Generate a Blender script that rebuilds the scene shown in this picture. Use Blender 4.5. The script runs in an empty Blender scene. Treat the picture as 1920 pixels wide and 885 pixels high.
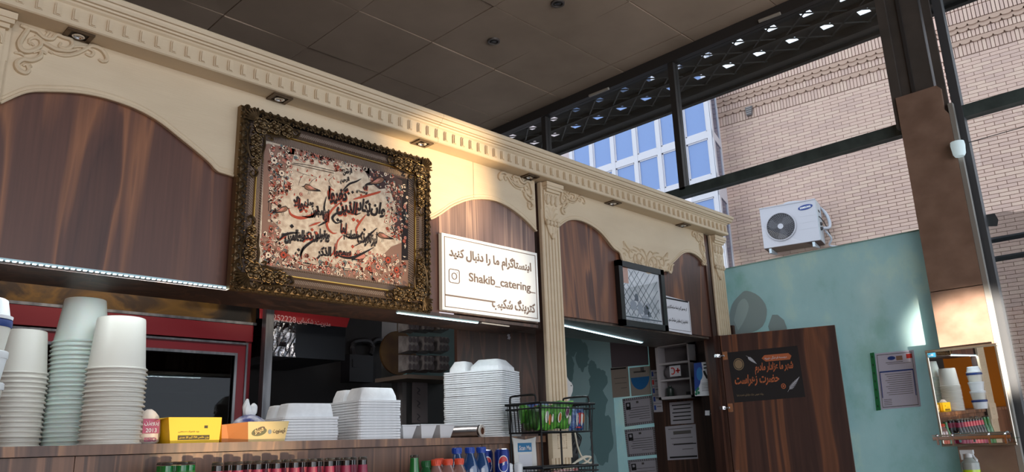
import bpy, math, random, os
from math import sin, cos, pi, radians, sqrt, atan2
from mathutils import Vector, Matrix
import bmesh
random.seed(7)
sc = bpy.context.scene
# ---------------------------------------------------------------- camera
YAW, PITCH, ROLL, FPX = 0.79577382, 0.26607814, -0.03414022, 1453.18641
CAMZ = 1.42
def _axes():
    f = Vector((sin(YAW)*cos(PITCH), cos(YAW)*cos(PITCH), sin(PITCH)))
    r = Vector((cos(YAW), -sin(YAW), 0)); u = r.cross(f)
    return cos(ROLL)*r + sin(ROLL)*u, -sin(ROLL)*r + cos(ROLL)*u, f
AR, AU, AF = _axes()
CAM = Vector((0, 0, CAMZ))
cd = bpy.data.cameras.new('camera'); co = bpy.data.objects.new('camera', cd); sc.collection.objects.link(co)
cd.sensor_width = 36; cd.lens = FPX/1920*36; cd.clip_start = .02; cd.clip_end = 200
M = Matrix((AR, AU, -AF)).transposed().to_4x4(); M.translation = CAM; co.matrix_world = M
sc.camera = co
# ---------------------------------------------------------------- light
sc.view_settings.view_transform = 'Standard'; sc.view_settings.look = 'None'
sc.cycles.caustics_reflective = False; sc.cycles.caustics_refractive = False
sc.view_settings.exposure = 0.0; sc.view_settings.gamma = 1.0; sc.view_settings.use_curve_mapping = False
w = bpy.data.worlds.new('sky'); sc.world = w; w.use_nodes = True
bg = w.node_tree.nodes['Background']; bg.inputs[0].default_value = (.80, .88, 1.0, 1); bg.inputs[1].default_value = 1.95
def area(name, loc, target, sx, sy, power, col):
    l = bpy.data.lights.new(name, 'AREA'); l.shape = 'RECTANGLE'; l.size = sx; l.size_y = sy; l.energy = power; l.color = col
    o = bpy.data.objects.new(name, l); sc.collection.objects.link(o); o.location = loc
    o.rotation_euler = (Vector(target)-Vector(loc)).to_track_quat('-Z', 'Y').to_euler(); return o
def spot(name, loc, target, ang, blend, power, col, r=.03):
    l = bpy.data.lights.new(name, 'SPOT'); l.spot_size = radians(ang); l.spot_blend = blend; l.energy = power; l.color = col; l.shadow_soft_size = r
    o = bpy.data.objects.new(name, l); sc.collection.objects.link(o); o.location = loc
    o.rotation_euler = (Vector(target)-Vector(loc)).to_track_quat('-Z', 'Y').to_euler(); return o
area('storefront_daylight', (-.6, -3.4, 1.9), (1.6, 2.2, 2.0), 5.0, 2.6, 58, (1, .92, .86))
SUNC = (1, .74, .42)
spot('sun_glint_spandrel', (3.6, -1.2, 1.2), (1.86, 2.19, 2.46), 8.5, .95, 1500, SUNC)
spot('sun_glint_sign', (3.0, -1.6, 1.2), (2.06, 2.18, 2.08), 10, .8, 520, (1, .88, .70))
spot('sun_glint_pillar', (1.2, -1.5, .9), (3.95, .885, 1.79), 7.6, .6, 4600, (1, .92, .80))
area('kitchen_fill_light', (1.1, 2.75, 2.56), (1.2, 3.3, 1.6), 1.2, .12, 9, (1, .95, .9))  # added fill light with no fixture, brightens the kitchen interior
spot('sun_glint_counter', (2.4, -1.4, 1.0), (1.08, 2.2, 1.42), 7, .7, 500, SUNC)
spot('sun_glint_frame', (2.6, -1.2, .6), (1.4, 2.15, 1.95), 13, .8, 350, SUNC)
spot('sun_glint_left', (-1.6, -1.0, .9), (1.70, 2.12, 2.05), 8, .8, 250, SUNC)

# ---------------------------------------------------------------- helpers
def at(px, py, ax, v):
    d = (px-960)/FPX*AR - (py-442.5)/FPX*AU + AF
    t = (v-CAM[ax])/d[ax]
    return CAM + t*d
def S(r, g, b):
    f = lambda c: (c/255/12.92) if c/255 <= .04045 else ((c/255+.055)/1.055)**2.4
    return (f(r), f(g), f(b), 1)
X0, Y0, Z0 = Vector((1,0,0)), Vector((0,1,0)), Vector((0,0,1))
FAC = (X0, Z0, -Y0)               # right, up, normal of a surface that faces the room from the counter
WIN = (-Y0, Z0, -X0)              # the same for the window wall
class MB:
    def __init__(s): s.v=[]; s.f=[]; s.m=[]
    def add(s, vs, fs, m=0):
        n=len(s.v); s.v += [tuple(p) for p in vs]; s.f += [tuple(i+n for i in f) for f in fs]; s.m += [m]*len(fs)
    def box(s, a, b, m=0):
        (x0,y0,z0),(x1,y1,z1)=a,b
        s.add([(x0,y0,z0),(x1,y0,z0),(x1,y1,z0),(x0,y1,z0),(x0,y0,z1),(x1,y0,z1),(x1,y1,z1),(x0,y1,z1)],
              [(0,3,2,1),(4,5,6,7),(0,1,5,4),(1,2,6,5),(2,3,7,6),(3,0,4,7)], m)
    def slab(s, o, B, w, h, t, m=0, bev=0):
        """box whose back-bottom-left corner is o, spans w right, h up, t out"""
        r,u,n=B; o=Vector(o); q=[]
        lv=[(0,0),(t,bev)] if bev else [(0,0),(t,0)]
        for d,i in lv:
            for a,b in ((i,i),(w-i,i),(w-i,h-i),(i,h-i)): q.append(o+r*a+u*b+n*d)
        s.add(q,[(3,2,1,0),(4,5,6,7),(0,1,5,4),(1,2,6,5),(2,3,7,6),(3,0,4,7)],m)
    def poly(s, pts, o, B, t, m=0):
        """flat polygon (right, up) extruded t along the normal"""
        r,u,n=B; o=Vector(o); k=len(pts)
        q=[o+r*a+u*b for a,b in pts]; q2=[p+n*t for p in q]
        s.add(q+q2,[tuple(range(k))[::-1],tuple(range(k,2*k))]+[(i,(i+1)%k,(i+1)%k+k,i+k) for i in range(k)],m)
    def disc(s, c, B, rx, ry, t, seg=20, m=0, rot=0):
        s.poly([(rx*cos(2*pi*i/seg)*cos(rot)-ry*sin(2*pi*i/seg)*sin(rot), rx*cos(2*pi*i/seg)*sin(rot)+ry*sin(2*pi*i/seg)*cos(rot)) for i in range(seg)],c,B,t,m)
    def tube(s, pts, rad, seg=6, m=0, flat=None, closed=False):
        """pts: world points; rad number or list; flat=(normal, factor) squashes along the normal"""
        P=[Vector(p) for p in pts]; n=len(P); rs=rad if isinstance(rad,(list,tuple)) else [rad]*n
        ring=[]; up=Vector((.13,.37,.91))
        if flat: up=flat[0]
        for i in range(n):
            a=P[i-1] if (i>0 or closed) else P[i]; b=P[(i+1)%n] if (i<n-1 or closed) else P[i]
            t=(b-a)
            if t.length<1e-9: t=Vector((0,0,1))
            t.normalize(); e=up-t*up.dot(t)
            if e.length<1e-4: e=Vector((1,0,0))-t*t.x
            e.normalize(); g=t.cross(e)
            for k in range(seg):
                th=2*pi*k/seg; ring.append(P[i]+e*(cos(th)*rs[i]*(flat[1] if flat else 1))+g*(sin(th)*rs[i]))
        fs=[]
        for i in range(n if closed else n-1):
            j=(i+1)%n
            for k in range(seg): fs.append((i*seg+k,i*seg+(k+1)%seg,j*seg+(k+1)%seg,j*seg+k))
        if not closed: fs += [tuple(range(seg))[::-1], tuple((n-1)*seg+k for k in range(seg))]
        s.add(ring,fs,m)
    def lathe(s, prof, c, seg=24, m=0, B=None, mats=None, cap=True):
        """prof [(r,h)] about axis u of B"""
        r,u,n=B or (X0,Z0,-Y0); c=Vector(c); q=[]
        for (a,h) in prof:
            for k in range(seg):
                th=2*pi*k/seg; q.append(c+r*(a*cos(th))+n*(a*sin(th))+u*h)
        base=len(s.v); s.v += [tuple(p) for p in q]
        for i in range(len(prof)-1):
            for k in range(seg):
                s.f.append(tuple(base+x for x in (i*seg+k,i*seg+(k+1)%seg,(i+1)*seg+(k+1)%seg,(i+1)*seg+k))); s.m.append(mats[i] if mats else m)
        if cap:
            s.f.append(tuple(base+k for k in range(seg))[::-1]); s.m.append(mats[0] if mats else m)
            s.f.append(tuple(base+(len(prof)-1)*seg+k for k in range(seg))); s.m.append(mats[-1] if mats else m)
    def ball(s, c, rx, ry, rz, m=0, seg=8, rings=5):
        c=Vector(c); q=[c+Vector((0,0,-rz))]; fs=[]
        for i in range(1,rings):
            a=-pi/2+pi*i/rings
            for k in range(seg): q.append(c+Vector((rx*cos(a)*cos(2*pi*k/seg),ry*cos(a)*sin(2*pi*k/seg),rz*sin(a))))
        q.append(c+Vector((0,0,rz)))
        for k in range(seg): fs.append((0,1+(k+1)%seg,1+k))
        for i in range(rings-2):
            for k in range(seg): fs.append((1+i*seg+k,1+i*seg+(k+1)%seg,1+(i+1)*seg+(k+1)%seg,1+(i+1)*seg+k))
        L=len(q)-1
        for k in range(seg): fs.append((1+(rings-2)*seg+k,1+(rings-2)*seg+(k+1)%seg,L))
        s.add(q,fs,m)
    def build(s, name, mats, root=None, smooth=False, fix=True):
        o0=Vector(root['_o']) if root is not None and '_o' in root else Vector((0,0,0))
        me=bpy.data.meshes.new(name)
        me.from_pydata([(Vector(p)-o0)[:] for p in s.v],[],s.f)
        mats = mats if isinstance(mats,(list,tuple)) else [mats]
        for mm in mats: me.materials.append(mm)
        me.polygons.foreach_set('material_index', s.m)
        if fix:
            b=bmesh.new(); b.from_mesh(me); bmesh.ops.recalc_face_normals(b, faces=b.faces); b.to_mesh(me); b.free()
        if smooth:
            me.polygons.foreach_set('use_smooth',[True]*len(me.polygons))
            try: me.set_sharp_from_angle(angle=radians(smooth if smooth is not True else 40))
            except Exception: pass
        me.update()
        o=bpy.data.objects.new(name, me); sc.collection.objects.link(o)
        if root is not None:
            o.parent=root; o['_o']=list(o0)
        return o
def thing(name, label, cat, loc, group=None):
    o=bpy.data.objects.new(name,None); sc.collection.objects.link(o); o.location=loc; o.empty_display_size=.05
    o['label']=label; o['category']=cat; o['_o']=list(loc)
    if group: o['group']=group
    return o
def tag(o, label, cat, group=None):
    o['label']=label; o['category']=cat
    if group: o['group']=group
    return o
def struct(o): o['kind']='structure'; return o
def dup(root, loc, rz=0, label=None, group=None):
    r=root.copy(); sc.collection.objects.link(r); r.location=loc; r.rotation_euler=(0,0,rz)
    if label: r['label']=label
    if group: r['group']=group
    for ch in list(root.children):
        c=ch.copy(); sc.collection.objects.link(c); c.parent=r
        for g in ch.children:
            d=g.copy(); sc.collection.objects.link(d); d.parent=c
    return r
# ---- materials
def mat(name, col, rough=.6, metal=0, **kw):
    m=bpy.data.materials.new(name); m.use_nodes=True; b=m.node_tree.nodes['Principled BSDF']
    b.inputs['Base Color'].default_value=col; b.inputs['Roughness'].default_value=rough; b.inputs['Metallic'].default_value=metal
    for k,v in kw.items():
        k={'spec':'Specular IOR Level','trans':'Transmission Weight','emit':'Emission Strength','ecol':'Emission Color','alpha':'Alpha','ior':'IOR','sss':'Subsurface Weight','coat':'Coat Weight'}[k]
        b.inputs[k].default_value=v
    return m
def N(m, t, **kw):
    n=m.node_tree.nodes.new(t)
    for k,v in kw.items():
        if k in n.inputs: n.inputs[k].default_value=v
        else: setattr(n,k,v)
    return n
def L(m,a,b): m.node_tree.links.new(a,b)
def BS(m): return m.node_tree.nodes['Principled BSDF']
def mapped(m, scale=(1,1,1), rot=(0,0,0)):
    tc=N(m,'ShaderNodeTexCoord'); mp=N(m,'ShaderNodeMapping'); mp.inputs['Scale'].default_value=scale; mp.inputs['Rotation'].default_value=rot
    L(m,tc.outputs['Object'],mp.inputs['Vector']); return mp.outputs['Vector']
def ramp(m, fac, stops):
    r=N(m,'ShaderNodeValToRGB'); e=r.color_ramp.elements
    while len(e)<len(stops): e.new(.5)
    for i,(p,c) in enumerate(stops): e[i].position=p; e[i].color=c
    L(m,fac,r.inputs[0]); return r.outputs[0]
def noisy(name, c1, c2, scale=(8,8,8), rough=.6, bump=0, detail=4, lo=.35, hi=.65, bscale=None, **kw):
    m=mat(name,c1,rough,**kw); v=mapped(m,scale); n=N(m,'ShaderNodeTexNoise',Scale=1.0,Detail=detail); L(m,v,n.inputs['Vector'])
    L(m,ramp(m,n.outputs['Fac'],[(lo,c1),(hi,c2)]),BS(m).inputs['Base Color'])
    if bump:
        v2=mapped(m,bscale or tuple(4*s for s in scale)); n2=N(m,'ShaderNodeTexNoise',Scale=1.0,Detail=3); L(m,v2,n2.inputs['Vector'])
        b=N(m,'ShaderNodeBump',Strength=bump,Distance=.003); L(m,n2.outputs['Fac'],b.inputs['Height']); L(m,b.outputs[0],BS(m).inputs['Normal'])
    return m
def wood(name, dark, mid, light, sx=7, rough=.42, bump=.15, axis='x', seed=0):
    m=mat(name,mid,rough)
    sc3={'x':(sx,sx,.9),'y':(sx,sx,.9)}[axis]
    sc3=(sx,sx,.46); v=mapped(m,sc3); tc=N(m,'ShaderNodeVectorMath',operation='ADD'); tc.inputs[1].default_value=(seed,seed*.7,seed*.3); L(m,v,tc.inputs[0])
    n=N(m,'ShaderNodeTexNoise',Scale=1.0,Detail=3,Distortion=1.5); L(m,tc.outputs[0],n.inputs['Vector'])
    # contour lines of the noise make the cathedral figure
    mm=N(m,'ShaderNodeMath',operation='MULTIPLY'); mm.inputs[1].default_value=3.4; L(m,n.outputs['Fac'],mm.inputs[0])
    fr=N(m,'ShaderNodeMath',operation='FRACT'); L(m,mm.outputs[0],fr.inputs[0])
    c=ramp(m,fr.outputs[0],[(0,dark),(.30,mid),(.52,mid),(.78,light),(.86,mid),(1,dark)])
    v2=mapped(m,(90,90,3)); n2=N(m,'ShaderNodeTexNoise',Scale=1.0,Detail=2); L(m,v2,n2.inputs['Vector'])
    g=ramp(m,n2.outputs['Fac'],[(.3,(.82,.82,.82,1)),(.7,(1.10,1.10,1.10,1))])
    mx=N(m,'ShaderNodeMix',data_type='RGBA',blend_type='MULTIPLY'); mx.inputs[0].default_value=1; L(m,c,mx.inputs[6]); L(m,g,mx.inputs[7])
    L(m,mx.outputs[2],BS(m).inputs['Base Color'])
    b=N(m,'ShaderNodeBump',Strength=bump,Distance=.001); L(m,n2.outputs['Fac'],b.inputs['Height']); L(m,b.outputs[0],BS(m).inputs['Normal'])
    return m
CREAM=noisy('cream_painted_wood',S(216,196,166),S(207,186,156),(3,3,10),.5,bump=.25,bscale=(14,14,260))
WOOD=wood('walnut_laminate',S(78,50,42),S(96,62,50),S(144,94,64),sx=3.8)
WOODG=wood('walnut_laminate_worn',S(112,90,84),S(132,106,98),S(166,136,120),sx=9,rough=.5,bump=.5,seed=3)
WOODD=wood('dark_walnut_door',S(66,42,36),S(82,53,44),S(128,80,54),sx=3.2,rough=.45,seed=9)
WOODI=wood('dark_interior_walnut',S(52,36,31),S(64,45,38),S(90,62,50),rough=.5,seed=5)
WOODS=wood('counter_shelf_walnut',S(92,66,54),S(124,90,70),S(160,116,84),sx=6,rough=.4,seed=12)
BLACK=mat('black_paint',S(24,23,24),.4)
BLACKM=mat('black_wire_metal',S(20,20,22),.35,.4)
WHITEP=mat('white_plastic',S(226,228,230),.4)
FOAM=noisy('white_foam',S(232,234,236),S(224,226,228),(60,60,60),.65,bump=.1)
PAPER=mat('white_paper',S(214,214,220),.8)
PAPERD=mat('grey_lilac_paper',S(168,164,172),.8)
INK=mat('black_ink',S(22,20,22),.8)
INKG=mat('grey_ink',S(92,88,86),.7)
CHROME=mat('chrome',(.75,.75,.77,1),.18,1)
STEEL=noisy('brushed_steel',S(150,150,152),S(110,110,114),(30,30,4),.35,metal=.9)
SIGNW=mat('white_acrylic',S(248,246,240),.25)
def glassy(name, tint=(1,1,1,1), gl=.09, rough=.0):
    m=bpy.data.materials.new(name); m.use_nodes=True; nt=m.node_tree; nt.nodes.clear()
    o=nt.nodes.new('ShaderNodeOutputMaterial'); t=nt.nodes.new('ShaderNodeBsdfTransparent'); t.inputs[0].default_value=tint
    g=nt.nodes.new('ShaderNodeBsdfGlossy'); g.inputs['Roughness'].default_value=rough; mx=nt.nodes.new('ShaderNodeMixShader'); mx.inputs[0].default_value=gl
    nt.links.new(t.outputs[0],mx.inputs[1]); nt.links.new(g.outputs[0],mx.inputs[2]); nt.links.new(mx.outputs[0],o.inputs[0]); return m
GLASS=glassy('clear_glass',(.93,.95,.95,1),.06)
SMOKE=glassy('dark_fridge_glass',(.30,.33,.34,1),.03)
# ---- Persian lettering: letters are joined by their presentation forms
FT={'ا':0xFE8D,'آ':0xFE81,'ب':0xFE8F,'پ':0xFB56,'ت':0xFE95,'ث':0xFE99,'ج':0xFE9D,'چ':0xFB7A,'ح':0xFEA1,'خ':0xFEA5,'د':0xFEA9,'ذ':0xFEAB,'ر':0xFEAD,'ز':0xFEAF,'ژ':0xFB8A,'س':0xFEB1,'ش':0xFEB5,'ص':0xFEB9,'ض':0xFEBD,'ط':0xFEC1,'ظ':0xFEC5,'ع':0xFEC9,'غ':0xFECD,'ف':0xFED1,'ق':0xFED5,'ک':0xFB8E,'گ':0xFB92,'ل':0xFEDD,'م':0xFEE1,'ن':0xFEE5,'ه':0xFEE9,'و':0xFEED,'ی':0xFBFC}
TWO=set('اآدذرزژو')
def shape(s):
    out=[]; i=0; prev=False
    while i<len(s):
        c=s[i]
        if c=='ل' and i+1<len(s) and s[i+1]=='ا':
            out.append(chr(0xFEFC if prev else 0xFEFB)); prev=False; i+=2; continue
        if c not in FT: out.append(c); prev=False; i+=1; continue
        nxt = (c not in TWO) and i+1<len(s) and s[i+1] in FT
        k = (3 if prev and nxt else 2 if nxt else 1 if prev else 0)
        out.append(chr(FT[c]+k)); prev = nxt; i+=1
    r=''.join(out[::-1]); import re
    return re.sub(r'[0-9]+',lambda m_:m_.group(0)[::-1],r)
_tc={}
def text_geo(s, bold=0, res=4):
    key=(s,bold,res)
    if key in _tc: return _tc[key]
    body = shape(s) if any(ch in FT for ch in s) else s
    cu=bpy.data.curves.new('txt','FONT'); cu.body=body; cu.offset=bold; cu.resolution_u=res; cu.fill_mode='FRONT'
    ob=bpy.data.objects.new('txt',cu); sc.collection.objects.link(ob); bpy.context.view_layer.update()
    me=ob.evaluated_get(bpy.context.evaluated_depsgraph_get()).to_mesh()
    vs=[(v.co.x,v.co.y) for v in me.vertices]; fs=[tuple(p.vertices) for p in me.polygons]
    ob.to_mesh_clear(); bpy.data.objects.remove(ob); bpy.data.curves.remove(cu)
    if not vs: vs=[(0,0),(1,0),(1,1)]; fs=[(0,1,2)]
    x0=min(v[0] for v in vs); x1=max(v[0] for v in vs); y0=min(v[1] for v in vs); y1=max(v[1] for v in vs)
    par=list(range(len(vs)))
    def fd(a):
        while par[a]!=a: par[a]=par[par[a]]; a=par[a]
        return a
    for f in fs:
        for k in f[1:]: par[fd(k)]=fd(f[0])
    ids={}; vs=[((x-x0)/(x1-x0),(y-y0)/(y1-y0),ids.setdefault(fd(i),len(ids))%4) for i,(x,y) in enumerate(vs)]; _tc[key]=(vs,fs); return _tc[key]
def text(mb, s, o, B, wd, ht, t=.0006, m=0, bold=.01, slant=0, rot=0, res=4):
    vs,fs=text_geo(s,bold,res); r,u,n=B; o=Vector(o)+n*t; q=[]
    for x,y,lay in vs:
        a=x*wd+slant*y*ht; b=y*ht
        q.append(n*(lay*.00016)+o+r*(a*cos(rot)-b*sin(rot))+u*(a*sin(rot)+b*cos(rot)))
    mb.add(q,fs,m)
def spline(pts, n=6):
    out=[]; P=[pts[0]]+list(pts)+[pts[-1]]
    for i in range(1,len(P)-2):
        a,b,c,d=[Vector(p) for p in P[i-1:i+3]]
        for k in range(n):
            t=k/n; out.append(.5*((2*b)+(c-a)*t+(2*a-5*b+4*c-d)*t*t+(3*b-a-3*c+d)*t**3))
    out.append(Vector(pts[-1])); return out
def lerp(l, n):
    """resample a list of numbers to n entries"""
    return [l[min(int(i*(len(l)-1)/(n-1)),len(l)-2)]*(1-((i*(len(l)-1)/(n-1))-min(int(i*(len(l)-1)/(n-1)),len(l)-2)))+l[min(int(i*(len(l)-1)/(n-1)),len(l)-2)+1]*((i*(len(l)-1)/(n-1))-min(int(i*(len(l)-1)/(n-1)),len(l)-2)) for i in range(n)]
def ribbon(mb, pts, wid, o, B, t=.0008, m=0):
    """brush stroke lying on a surface; pts 2D, wid list"""
    r,u,n=B; o=Vector(o)+n*t; P=spline([(p[0],p[1],0) for p in pts],6); k=len(P); ws=lerp(wid,k); q=[]
    for i,p in enumerate(P):
        d=(P[min(i+1,k-1)]-P[max(i-1,0)]); d.normalize(); g=Vector((-d.y,d.x,0))*ws[i]/2
        for e in (p+g,p-g): q.append(o+r*e.x+u*e.y)
    mb.add(q,[(2*i,2*i+1,2*i+3,2*i+2) for i in range(k-1)],m)
def spiral(cx, cy, r0, r1, a0, turns, n=14):
    return [(cx+(r0+(r1-r0)*i/(n-1))*cos(a0+turns*2*pi*i/(n-1)), cy+(r0+(r1-r0)*i/(n-1))*sin(a0+turns*2*pi*i/(n-1))) for i in range(n)]
def relief(mb, pts, rad, o, B, m=0, n=4, flat=.6, seg=6, smooth=True):
    r,u,nn=B; o=Vector(o); P=spline([(p[0],p[1],0) for p in pts],n) if smooth else [Vector((p[0],p[1],0)) for p in pts]
    rs=lerp(rad,len(P)) if isinstance(rad,(list,tuple)) else [rad]*len(P)
    mb.tube([o+r*p.x+u*p.y for p in P], rs, seg, m, flat=(nn,flat))

ONES=['lowest','second','third','fourth','fifth','sixth','seventh','eighth','ninth','tenth','eleventh','twelfth','thirteenth','fourteenth','fifteenth','sixteenth','seventeenth','eighteenth','nineteenth','twentieth']
def nth(k):
    if k<20: return ONES[k]
    n=k+1; t={2:'twenty',3:'thirty'}[n//10]; return t+('' if n%10==0 else '-'+['','first','second','third','fourth','fifth','sixth','seventh','eighth','ninth'][n%10]) if n%10 else {20:'twentieth',30:'thirtieth'}[n]
def upname(k,n): return 'lowest' if k==0 else 'topmost' if k==n-1 else nth(k)+' from the bottom'
# ================================================================ SETTING
D=2.2; WX=4.05; CZ=3.87
ceil_m=noisy('stained_ceiling_tile',S(202,176,152),S(178,154,132),(2.2,2.2,2.2),.85,lo=.3,hi=.7)
floor_m=noisy('grey_floor_tile',S(150,140,128),S(132,124,114),(2,2,2),.5)
plaster=noisy('grey_plaster',S(120,112,106),S(104,98,94),(2,2,2),.8)
dark_m=mat('dark_backing',S(34,32,31),.8)
b=MB(); b.box((-4,-4,-.1),(WX,5.4,0)); struct(b.build('floor',floor_m))
b=MB(); b.box((-4,-4,CZ+.03),(WX+.04,5.4,CZ+.15)); ceil=struct(b.build('ceiling',dark_m)); ceil['_o']=[0,0,0]
for i in range(-2,5):
    for j in range(-3,5):
        x0=2.785+.542*(i-2)-.271*0; y0=2.81+.556*(j)
        x1=min(x0+.536,WX-.005); y1=y0+.550
        if x0>WX-.05: continue
        t=MB(); dz=[random.uniform(-.004,.006) for _ in range(4)]
        q=[(x0,y0),(x1,y0),(x1,y1),(x0,y1)]
        t.add([(x,y,CZ+dz[k]) for k,(x,y) in enumerate(q)]+[(x,y,CZ+.03) for x,y in q],[(0,1,2,3),(7,6,5,4),(0,1,5,4),(1,2,6,5),(2,3,7,6),(3,0,4,7)])
        t.build('ceiling_tile',ceil_m,ceil)
b=MB(); b.box((-4.1,-4,0),(-4,5.4,CZ+.1)); struct(b.build('wall_left',plaster))
b=MB(); b.box((-4,5.3,0),(WX,5.4,CZ+.1)); struct(b.build('wall_back',plaster))
# downlights in the ceiling
for (px,py,s) in ((926,76,'small round recessed downlight in the ceiling tile above the wall cornice'),(1046,5,'small round recessed downlight at the top edge of the photo')):
    p=at(px,py,2,CZ); t=thing('downlight',s,'ceiling light',(p.x,p.y,CZ-.012),'round downlights in the ceiling')
    b=MB(); b.lathe([(.040,.010),(.038,.0),(.028,.0),(.026,.008)],(p.x,p.y,CZ-.010),24,cap=False); b.build('trim_ring',mat('downlight_ring',S(110,100,92),.4,.5),t,smooth=40)
    b=MB(); b.lathe([(.002,.002),(.014,.002),(.028,.010),(.028,.016)],(p.x,p.y,CZ-.012),20); b.build('lens',mat('downlight_lens',S(52,48,46),.3),t)
# ---------------- window wall
frame_m=noisy('dark_green_steel',S(88,100,97),S(70,80,78),(12,12,12),.45,metal=.2)
wframe_m=mat('dark_steel_frame',S(62,58,56),.5,.2)
wall=thing('wall_window_frame','', '', (0,0,0))
for k in ('label','category'): del wall[k]
wall.name='window_1'; wall['kind']='structure'
b=MB(); b.box((WX-.03,-1.5,2.885),(WX+.03,5.3,2.945)); b.build('rail',frame_m,wall)
b=MB(); b.box((WX-.03,2.425,2.93),(WX+.03,2.465,CZ)); b.build('mullion',wframe_m,wall)
b=MB(); b.box((WX-.03,3.55,2.93),(WX+.03,3.59,CZ)); b.build('mullion',wframe_m,wall)
b=MB(); b.box((WX-.04,-1.5,CZ-.07),(WX+.03,5.3,CZ)); b.build('head_frame',wframe_m,wall)
for y0,y1 in ((1.15,2.425),(2.465,3.55),(3.59,5.3),(-1.5,.9)):
    b=MB(); b.box((WX-.003,y0,2.945),(WX+.003,y1,CZ-.07)); b.build('pane',GLASS,wall)
for y0,y1 in ((1.15,2.40),(-1.5,.9)):
    b=MB(); b.box((WX-.003,y0,2.385 if y0>0 else 1.0),(WX+.003,y1,2.885)); b.build('pane',GLASS,wall)
# teal frosted lower glass
TEAL=bpy.data.materials.new('frosted_teal_film'); TEAL.use_nodes=True
nt=TEAL.node_tree; nt.nodes.clear(); out=nt.nodes.new('ShaderNodeOutputMaterial')
v=mapped(TEAL,(.1,2.6,1.9)); n1=N(TEAL,'ShaderNodeTexNoise',Scale=1.0,Detail=7,Roughness=.62); L(TEAL,v,n1.inputs['Vector'])
c=ramp(TEAL,n1.outputs['Fac'],[(.36,S(184,222,216)),(.46,S(206,236,236)),(.54,S(212,240,240)),(.60,S(224,246,240)),(.66,S(206,236,236))])
df=nt.nodes.new('ShaderNodeBsdfDiffuse'); tl=nt.nodes.new('ShaderNodeBsdfTranslucent'); mx=nt.nodes.new('ShaderNodeMixShader'); mx.inputs[0].default_value=.5
gl=nt.nodes.new('ShaderNodeBsdfGlossy'); gl.inputs['Roughness'].default_value=.12; m2=nt.nodes.new('ShaderNodeMixShader'); m2.inputs[0].default_value=.04
L(TEAL,c,df.inputs[0]); L(TEAL,c,tl.inputs[0]); L(TEAL,df.outputs[0],mx.inputs[1]); L(TEAL,tl.outputs[0],mx.inputs[2]); L(TEAL,mx.outputs[0],m2.inputs[1]); L(TEAL,gl.outputs[0],m2.inputs[2]); L(TEAL,m2.outputs[0],out.inputs[0])
b=MB(); b.box((WX-.006,1.12,0),(WX+.006,5.3,2.385)); teal=b.build('teal_glass',TEAL,wall)
b=MB(); b.box((WX-.0085,3.10,0),(WX-.0062,5.25,2.380)); b.build('darker_teal_pane',noisy('darker_teal_film',S(172,208,212),S(150,188,196),(.5,1.2,1.0),.25),wall)
b=MB(); rr_=random.Random(5)
for (cx__,cy__,rx__,ry__) in ((1074,640,16,26),(1092,668,12,26),(1066,690,10,30),(1110,690,8,14),(1122,712,16,22),(1118,760,20,40),(1128,820,22,50)):
    q=[at(cx__+rx__*(1+.16*rr_.uniform(-1,1))*cos(2*pi*i/26),cy__+ry__*(1+.16*rr_.uniform(-1,1))*sin(2*pi*i/26),0,WX-.0088-.0002*rr_.random()) for i in range(26)]
    b.add([tuple(p) for p in q],[tuple(range(26))])
b.build('printed_tree',mat('printed_dark_tree',S(116,152,156),.4),wall,fix=False)
b=MB(); b.box((WX-.008,1.12,2.383),(WX+.008,5.3,2.390)); b.build('glass_edge',mat('glass_edge_green',S(150,190,185),.2),wall)
# faint printed rocks on the frosted film
pr=MB(); rock=mat('printed_grey_rock',S(168,192,194),.7); rock2=mat('printed_pale_rock',S(190,216,216),.7)
def onwin(pts,x=WX-.007): 
    q=[at(px,py,0,x) for px,py in pts]; return q
def winpoly(mb,pts,m,x=WX-.007):
    q=onwin(pts,x); mb.add(q,[tuple(range(len(q)))],m)
def onglass(name,pts_list,mats):
    pass
winpoly(pr,spline([(1366,600,0),(1372,572,0),(1388,552,0),(1400,545,0),(1424,556,0),(1438,580,0),(1430,612,0),(1400,626,0),(1368,626,0)],3) and [(p.x,p.y) for p in spline([(1366,600,0),(1372,572,0),(1388,552,0),(1400,545,0),(1424,556,0),(1438,580,0),(1430,612,0),(1400,626,0),(1368,626,0)],3)],0)
winpoly(pr,[(1440,612),(1448,590),(1458,590),(1470,600),(1476,616),(1470,624),(1444,624)],0,WX-.0072)
winpoly(pr,[(p.x,p.y) for p in spline([(1376,600,0),(1384,570,0),(1396,560,0),(1404,575,0),(1396,600,0),(1384,620,0)],3)],1,WX-.0074)
pr.build('printed_rock',[rock,rock2],wall)
# tinted film right of the pillar, outside bars
film=glassy('grey_tinted_film',(.50,.50,.50,1),.05,.2)
b=MB(); q=[at(*p,0,WX+.03) for p in ((1815,408),(1850,402),(1885,396),(1905,397),(2050,370),(2050,900),(1985,1000),(1905,1000))]
b.add(q,[tuple(range(8))]); b.build('tinted_film',film,wall,fix=False)
b=MB(); q=[at(*p,0,WX+.025) for p in ((1818,408),(1865,400),(1872,412),(1870,424),(1826,426))]; b.add(q,[tuple(range(5))]); b.build('film_flap',mat('grey_film_flap',S(96,96,98),.5),wall,fix=False)
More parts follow.
